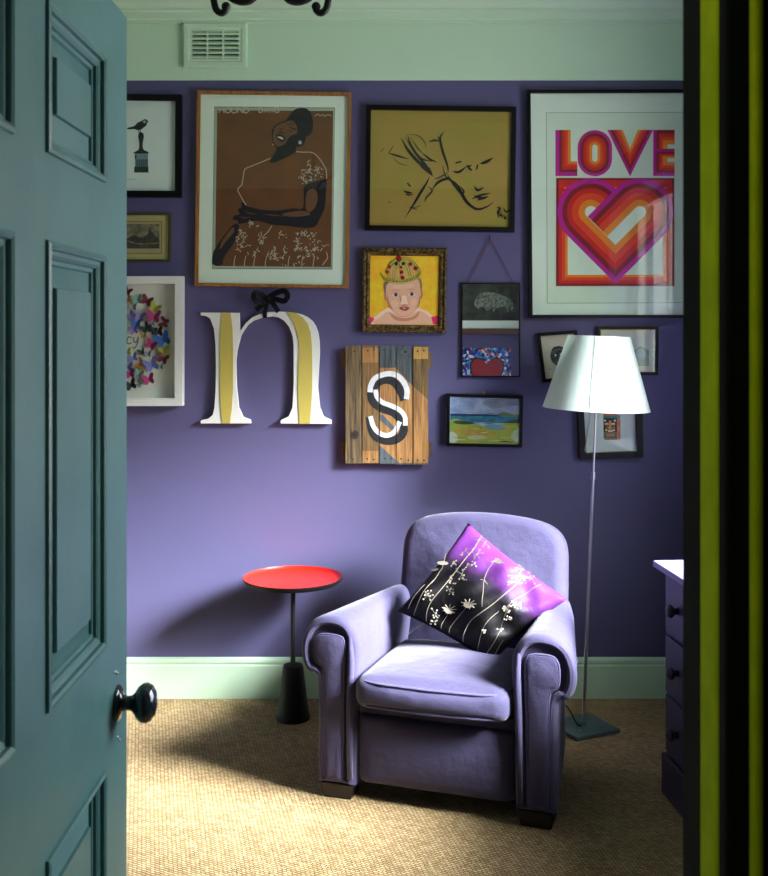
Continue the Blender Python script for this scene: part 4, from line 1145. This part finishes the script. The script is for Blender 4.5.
# seat base: bowed front panel and the border above it
rbox(.262,.27,.118,.03,(0,.024,0),12,Matrix.Translation((0,.287,.170))).build('seat_base', PURPLE_FAB, t, local=True, smooth=True)
rbox(.262,.26,.026,.014,(0,.004,0),10,Matrix.Translation((0,.295,.298))).build('seat_rail', PURPLE_FAB, t, local=True, smooth=True)
# cushion
CZ, CV = .366, .215
sc_c = rbox(.250,.262,.050,.034,(0,.030,.034),16,Matrix.Translation((0,CV,CZ)) @ Matrix.Rotation(R(-1.5),4,'X'))
cush = sc_c.build('seat_cushion', PURPLE_FAB, t, local=True, smooth=True)
def cpipe(zs):
    pts = []
    for q in range(64):
        an = 2*math.pi*q/64
        cx_, sy_ = math.cos(an), math.sin(an)
        e = .22
        x = math.copysign(abs(cx_)**e, cx_)*.243; y = math.copysign(abs(sy_)**e, sy_)*.255
        if abs(sy_) > .5: y += math.copysign(.022*(1-(x/.25)**2)*1.0, y)
        z = zs*.034*1.0
        pts.append(Vector((x, y, z)))
    M = Matrix.Translation((0,CV,CZ)) @ Matrix.Rotation(R(-1.5),4,'X')
    mb = MB(); mb.tube([M @ p for p in pts], .0042, 7, closed=True); fin(mb, 'cushion_piping', PIPE_FAB, cush)
cpipe(1.08); cpipe(-1.08)
# back
def back():
    hw = .312; out = [(-hw,.0),(hw,.0),(hw+.002,.12),(hw+.002,.25),(hw,.36),(hw-.004,.43),(hw-.022,.478),(hw-.06,.512),(hw-.12,.532),(.1,.545),(0,.549),(-.1,.545),(-hw+.12,.532),(-hw+.06,.512),(-hw+.022,.478),(-hw+.004,.43),(-hw,.36),(-hw-.002,.25),(-hw-.002,.12)]
    out = [(v.x, v.y) for v in spline(out, 3, True)]
    M = Matrix.Translation((.004,.555,.31)) @ Matrix.Rotation(R(-11),4,'X')
    mb = MB(); rings = []
    cen = (0,.27)
    r_ = .05
    for k in range(7): 
        an = math.pi/2*k/6; rings.append((r_-r_*math.sin(an)*1.0, r_*(1-math.sin(an))*0+r_*(1-math.cos(an)))) 
    seq = []
    for k in range(7):
        an = math.pi/2*k/6; seq.append((r_*(1-math.cos(an-0)) if False else r_*(1-math.sin(an)), r_*(1-math.cos(an))))
    R3 = []
    for sc3, bul in ((.05,.035),(.25,.033),(.5,.027),(.75,.015)):
        o = off2(out, r_); R3.append([Vector((cen[0]+(x-cen[0])*sc3, -bul, cen[1]+(z-cen[1])*sc3)) for x, z in o])
    for ins, y in seq:
        R3.append([Vector((x, y, z)) for x, z in off2(out, ins)])
    for ins, y in ((0,.12),(.01,.15),(.03,.16)):
        R3.append([Vector((x, y, z)) for x, z in off2(out, ins)])
    mb.loft([[M @ p for p in r] for r in R3]); b = fin(mb, 'backrest', smooth=True)
    return b
back()
rbox(.30,.04,.24,.02,(0,.004,0),8,Matrix.Translation((0,.70,.31)) @ Matrix.Rotation(R(-6),4,'X')).build('back_panel', PURPLE_FAB, t, local=True, smooth=True)
for sx, v in ((-.327,.045),(.327,.045),(-.235,.60),(.235,.60)):
    mb = MB(); mb.hexa([(sx-.048,v-.035,.001),(sx+.048,v-.035,.001),(sx+.048,v+.045,.001),(sx-.048,v+.045,.001),(sx-.056,v-.042,.051),(sx+.056,v-.042,.051),(sx+.056,v+.05,.051),(sx-.056,v+.05,.051)])
    mb.build('foot', FOOTW, t, local=True, bevel=.004)

# ================================================================== SCATTER CUSHION
Tc, Lc, Bc, Rc = P(468,523,3.90), P(397,611,3.73), P(491,664,3.60), P(568,599,3.64)
cen = (Tc+Lc+Bc+Rc)/4
nrm = (Rc-Lc).cross(Tc-Bc); nrm.normalize()
if nrm.y > 0: nrm = -nrm
# the corner order: uv (0,1)=T-ish; u runs L->B... use L=(0,0) B=(1,0) R=(1,1) T=(0,1)
def wob(u, v): return .010*math.sin(9*u+4*v)+.007*math.sin(13*v-7*u)+.006*math.sin(24*u*v+3)+.004*math.sin(31*u-12*v)
def CS(u, v, side=1, lift=0):
    p = Lc*(1-u)*(1-v)+Bc*u*(1-v)+Rc*u*v+Tc*(1-u)*v
    eu, ev = 1-(2*u-1)**2, 1-(2*v-1)**2
    e = max(0, eu)*max(0, ev)
    pinch = .06                                   # sides curve inward between corners
    p = p+(cen-p)*pinch*(max(0,1-eu)*ev+max(0,1-ev)*eu)
    th = .085 if side > 0 else .05
    p = p+nrm*side*(th*e**.5+wob(u,v)*min(1, e*3))+nrm*lift
    return p
t = thing('scatter_cushion', 'purple and black silk cushion printed with white wild flowers, on the armchair', 'cushion', (cen.x, cen.y, Bc.z))
mb = MB(); n = 34
uvl = mb.bm.loops.layers.uv.new('UVMap')
for side in (1,-1):
    g = [[mb.bm.verts.new(CS(i/n, j/n, side)) for j in range(n+1)] for i in range(n+1)]
    for i in range(n):
        for j in range(n):
            ids = ((i,j),(i+1,j),(i+1,j+1),(i,j+1))
            f = mb.bm.faces.new([g[a_][b_] for a_, b_ in ids])
            for lp, (a_, b_) in zip(f.loops, ids): lp[uvl].uv = (a_/n, b_/n)
bmesh.ops.remove_doubles(mb.bm, verts=mb.bm.verts, dist=.0004)
def silk():
    m = bpy.data.materials.new('ombre_silk'); m.use_nodes = True
    nt = m.node_tree; N = nt.nodes; L = nt.links; b = N['Principled BSDF']
    b.inputs['Roughness'].default_value = .55; b.inputs['Specular IOR Level'].default_value = .14
    uv = N.new('ShaderNodeUVMap'); uv.uv_map = 'UVMap'
    sp = N.new('ShaderNodeSeparateXYZ'); L.new(uv.outputs[0], sp.inputs[0])
    # the dye boundary runs across the cushion
    a1 = N.new('ShaderNodeMath'); a1.operation = 'MULTIPLY_ADD'; a1.inputs[1].default_value = .0
    L.new(sp.outputs[0], a1.inputs[0]); L.new(sp.outputs[1], a1.inputs[2])
    nz = N.new('ShaderNodeTexNoise'); nz.inputs['Scale'].default_value = 5; L.new(uv.outputs[0], nz.inputs['Vector'])
    a2 = N.new('ShaderNodeMath'); a2.operation = 'MULTIPLY_ADD'; a2.inputs[1].default_value = .12
    L.new(nz.outputs['Fac'], a2.inputs[0]); L.new(a1.outputs[0], a2.inputs[2])
    cr = N.new('ShaderNodeValToRGB'); e = cr.color_ramp.elements
    e[0].position = .56; e[0].color = s2l((5,4,6)); e[1].position = 1.0; e[1].color = s2l((88,38,106))
    k = e.new(.66); k.color = s2l((26,18,34)); k = e.new(.76); k.color = s2l((74,34,92))
    L.new(a2.outputs[0], cr.inputs[0]); L.new(cr.outputs[0], b.inputs['Base Color'])
    tc = N.new('ShaderNodeTexCoord'); n2 = N.new('ShaderNodeTexNoise'); n2.inputs['Scale'].default_value = 22; n2.inputs['Distortion'].default_value = 1
    L.new(tc.outputs['Object'], n2.inputs['Vector'])
    bp = N.new('ShaderNodeBump'); bp.inputs['Strength'].default_value = .5; bp.inputs['Distance'].default_value = .006
    L.new(n2.outputs['Fac'], bp.inputs['Height']); L.new(bp.outputs[0], b.inputs['Normal'])
    return m
body = mb.build('cushion_cover', silk(), t, smooth=True)
# print on the cover: find u,v of picture points once, then draw narrow ribbons lying on the cloth
grid = []
for i in range(81):
    for j in range(81):
        p = CS(i/80, j/80)
        grid.append((CX+p.x*F/p.y, HY+(H-p.z)*F/p.y, i/80, j/80))
def inv(px, py):
    g = min(grid, key=lambda q: (q[0]-px)**2+(q[1]-py)**2)
    u, v = g[2], g[3]
    def pr(u_, v_):
        p = CS(u_, v_); return CX+p.x*F/p.y, HY+(H-p.z)*F/p.y
    for _ in range(4):
        x, y = pr(u, v); e = 1e-3
        xu, yu = pr(u+e, v); xv, yv = pr(u, v+e)
        a_, b_, c_, d_ = (xu-x)/e, (xv-x)/e, (yu-y)/e, (yv-y)/e
        det = a_*d_-b_*c_
        if abs(det) < 1e-3: break
        du = ((px-x)*d_-(py-y)*b_)/det; dv = ((py-y)*a_-(px-x)*c_)/det
        u += max(-.03, min(.03, du)); v += max(-.03, min(.03, dv))
        u = min(.985, max(.015, u)); v = min(.985, max(.015, v))
    return u, v
mb = MB()
def cpt(x, y): return inv(398+x/4.465, 515+y/4.465)
def cribbon(pts, w_, sm=5):
    uv = [cpt(*p) for p in pts]
    uv = [(v.x, v.y) for v in (spline(uv, sm) if len(uv) > 2 else spline(uv, 4))]
    n = len(uv); W = .62*w_/4.465/2*3.7/F
    prev = None
    for i in range(n):
        p = CS(*uv[i], 1, .0012); q0 = CS(*uv[max(i-1,0)], 1, .0012); q1 = CS(*uv[min(i+1,n-1)], 1, .0012)
        d = (q1-q0); 
        if d.length < 1e-7: continue
        s_ = d.normalized().cross(nrm).normalized()*W
        cur = (p+s_, p-s_)
        if prev: mb.poly([prev[0], cur[0], cur[1], prev[1]], nrm)
        prev = cur
def cdot(x, y, r_, sx=1, rot=0):
    u, v = cpt(x, y); p = CS(u, v, 1, .0015)
    a1 = (CS(min(u+.02,1), v)-CS(u, v)).normalized(); b1 = nrm.cross(a1).normalized(); W = r_/4.465*3.7/F
    ca, sa = math.cos(rot), math.sin(rot)
    mb.poly([p+a1*W*(sx*math.cos(t_)*ca-math.sin(t_)*sa)+b1*W*(sx*math.cos(t_)*sa+math.sin(t_)*ca) for t_ in [k*math.pi/4 for k in range(8)]], nrm)
cribbon([(372,95),(340,150),(290,210),(240,275),(195,330),(150,385),(130,430),(120,500)], 6)
cribbon([(432,205),(405,240),(385,290),(380,350),(375,410)], 5)
cribbon([(560,270),(500,335),(440,385),(380,430),(320,480),(295,530),(282,592)], 7)
cribbon([(300,420),(270,455),(235,500),(216,565)], 5); cribbon([(225,440),(200,480),(182,545)], 5)
cribbon([(450,430),(410,465),(375,520),(350,620)], 5); cribbon([(500,400),(470,470),(440,550),(395,620)], 5); cribbon([(640,310),(580,345),(520,380),(480,420)], 5)
cribbon([(160,290),(110,350),(70,450)], 4); cribbon([(120,310),(75,360),(45,420)], 4); cribbon([(218,170),(200,230),(185,255),(150,305)], 4); cribbon([(470,560),(450,590),(430,640)], 4)
cribbon([(380,290),(368,288)],5); cribbon([(400,310),(385,290)],5)
rc = random.Random(11)
for (cx_, cy_, n_, rr) in ((370,110,10,26),(385,125,7,22),(355,175,9,26),(325,230,10,26),(300,160,7,20),(285,265,10,26),(245,210,6,18),(235,290,9,22),(230,340,8,20),(135,360,10,22),(165,440,9,22),(155,470,8,20)):
    for _ in range(n_):
        x, y = cx_+rc.uniform(-rr,rr), cy_+rc.uniform(-rr,rr); cdot(x, y, 4.2)
        if rc.random() < .55: cribbon([(x,y),(cx_,cy_)], 2.2)
for x, y, r_ in ((200,215,10),(165,245,7)):
    cdot(x,y,r_,2.8,.5)
for x, y in ((228,422),(315,398)):
    cdot(x,y,20,1.3,.2)
    for k in range(9): cribbon([(x,y),(x+34*math.cos(k*.7),y+24*math.sin(k*.7))], 7)
for k in range(7): cribbon([(440,205),(415+k*10,192+6*abs(k-3)+ (k>3)*6)], 7)
cdot(445,205,12,2,.1)
for (cx_, cy_, rr, n_) in ((545,270,52,12),(600,285,44,9),(520,300,34,7),(530,400,30,12),(490,420,24,10),(490,460,18,8),(380,520,12,6),(455,510,14,6),(550,240,30,8)):
    for k in range(n_):
        an = rc.uniform(0,6.28); r1 = rr*rc.uniform(.5,1); x, y = cx_+r1*math.cos(an), cy_+r1*.7*math.sin(an)
        cribbon([(cx_,cy_),(x,y)], 2.6); cdot(x,y,4.5)
mb.build('flower_print', mat('cream_fabric_print',(98,91,80),.7), t, recalc=False)

# ================================================================== CHEST OF DRAWERS
th_ = R(5)
t = thing('chest_of_drawers', 'violet painted chest of drawers with turned knobs under the window at right', 'chest', (.922,3.53,0), (0,0,th_))
# local: x = into the wall (depth .40), y = -length toward camera
LN, DP, HT = 1.05, .39, .765
body = MB(); body.box(.012,DP,-LN,0,.05,HT-.022); body.box(.02,DP-.01,-LN+.01,-.01,.0,.05)
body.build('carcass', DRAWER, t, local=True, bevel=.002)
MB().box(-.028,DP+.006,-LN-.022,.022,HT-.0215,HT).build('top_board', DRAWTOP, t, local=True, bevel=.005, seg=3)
MB().box(-.004,DP,-LN-.006,.006,.0,.135).build('plinth', DRAWER, t, local=True, bevel=.004)
zz = [.146,.341,.536,.735]
for i in range(3):
    z0, z1 = zz[i]+.006, zz[i+1]-.006
    o = MB().box(0,.0118,-LN+.022,-.022,z0,z1).build('drawer', DRAWER, t, local=True, bevel=.003)
    WM[o.name] = WM[t.name]
    for yk in (-.075-.06, -LN+.135):
        MB().lathe([(.012,0),(.010,.006),(.011,.012),(.02,.019),(.022,.026),(.017,.034),(.006,.038),(0,.0385)], (0,yk,(z0+z1)/2), 20, Matrix.Rotation(R(-90),4,'Y')).build('knob', mat('dark_violet_knob',(40,30,56),.3), o, local=True, smooth=True)

# ================================================================== LIGHT
W = bpy.data.worlds.new('sky'); SC.world = W; W.use_nodes = True
nt = W.node_tree; bg = nt.nodes['Background']
tcw = nt.nodes.new('ShaderNodeTexCoord'); sxyz = nt.nodes.new('ShaderNodeSeparateXYZ'); rw = nt.nodes.new('ShaderNodeValToRGB')
nt.links.new(tcw.outputs['Generated'], sxyz.inputs[0]); nt.links.new(sxyz.outputs[2], rw.inputs[0])
rw.color_ramp.elements[0].position = 0.0; rw.color_ramp.elements[0].color = (.55,.55,.53,1)     # street and house fronts
rw.color_ramp.elements[1].position = 0.35; rw.color_ramp.elements[1].color = (.95,.97,1.0,1)
ke = rw.color_ramp.elements.new(0.10); ke.color = (.5,.5,.5,1)
# bright patch of thin cloud in front of the sun
sd = Vector((1.5, -.78, 1.10)).normalized()
dtw = nt.nodes.new('ShaderNodeVectorMath'); dtw.operation = 'DOT_PRODUCT'; dtw.inputs[1].default_value = sd
nt.links.new(tcw.outputs['Generated'], dtw.inputs[0])
mrw = nt.nodes.new('ShaderNodeMapRange'); mrw.interpolation_type = 'SMOOTHSTEP'
mrw.inputs['From Min'].default_value = math.cos(R(19)); mrw.inputs['From Max'].default_value = math.cos(R(4))
mrw.inputs['To Min'].default_value = 1.0; mrw.inputs['To Max'].default_value = 29.0
nt.links.new(dtw.outputs['Value'], mrw.inputs['Value'])
scw = nt.nodes.new('ShaderNodeVectorMath'); scw.operation = 'SCALE'
nt.links.new(rw.outputs[0], scw.inputs[0]); nt.links.new(mrw.outputs['Result'], scw.inputs['Scale'])
nt.links.new(scw.outputs[0], bg.inputs['Color']); bg.inputs['Strength'].default_value = 14.0
# unseen lamp added on the hallway ceiling to brighten the lime door trim
hl = thing('hall_fill_lamp', 'unseen fill lamp added on the hallway ceiling', 'lamp', (-.74, .48, 2.6))
MB().lathe([(.12,0),(.12,-.02),(.10,-.025)], (0,0,-.0005), 24).build('fill_lamp_base', WHITE_F, hl, local=True, smooth='auto')
gm = bpy.data.materials.new('fill_lamp_glow'); gm.use_nodes = True
gb = gm.node_tree.nodes['Principled BSDF']; gb.inputs['Emission Color'].default_value = (1,.86,.66,1); gb.inputs['Emission Strength'].default_value = 40.0
MB().lathe([(.10,-.026),(.098,-.06),(.08,-.085),(.045,-.10),(0,-.105)], (0,0,0), 24).build('fill_lamp_glass', gm, hl, local=True, smooth=True)
L = bpy.data.lights.new('window_portal', 'AREA'); L.shape = 'RECTANGLE'; L.size = WY1-WY0; L.size_y = WZ1-WZ0
L.cycles.is_portal = True
o = bpy.data.objects.new('window_portal', L); COL.objects.link(o); o.location = (RIGHT+TH+.02, (WY0+WY1)/2, (WZ0+WZ1)/2)
o.rotation_euler = (R(90), 0, R(90))

cam = bpy.data.cameras.new('camera'); co = bpy.data.objects.new('camera', cam); COL.objects.link(co)
co.location = (0,0,H); co.rotation_euler = (R(90),0,0)
cam.sensor_fit = 'VERTICAL'; cam.sensor_height = 36; cam.lens = F/876*36
cam.shift_y = -(438-HY)/876; cam.clip_start = .05
cam.dof.use_dof = True; cam.dof.focus_distance = 4.0; cam.dof.aperture_fstop = 14
SC.camera = co
SC.view_settings.view_transform = 'Standard'; SC.view_settings.look = 'None'; SC.view_settings.gamma = 1
SC.view_settings.use_curve_mapping = False
SC.view_settings.exposure = 0.12
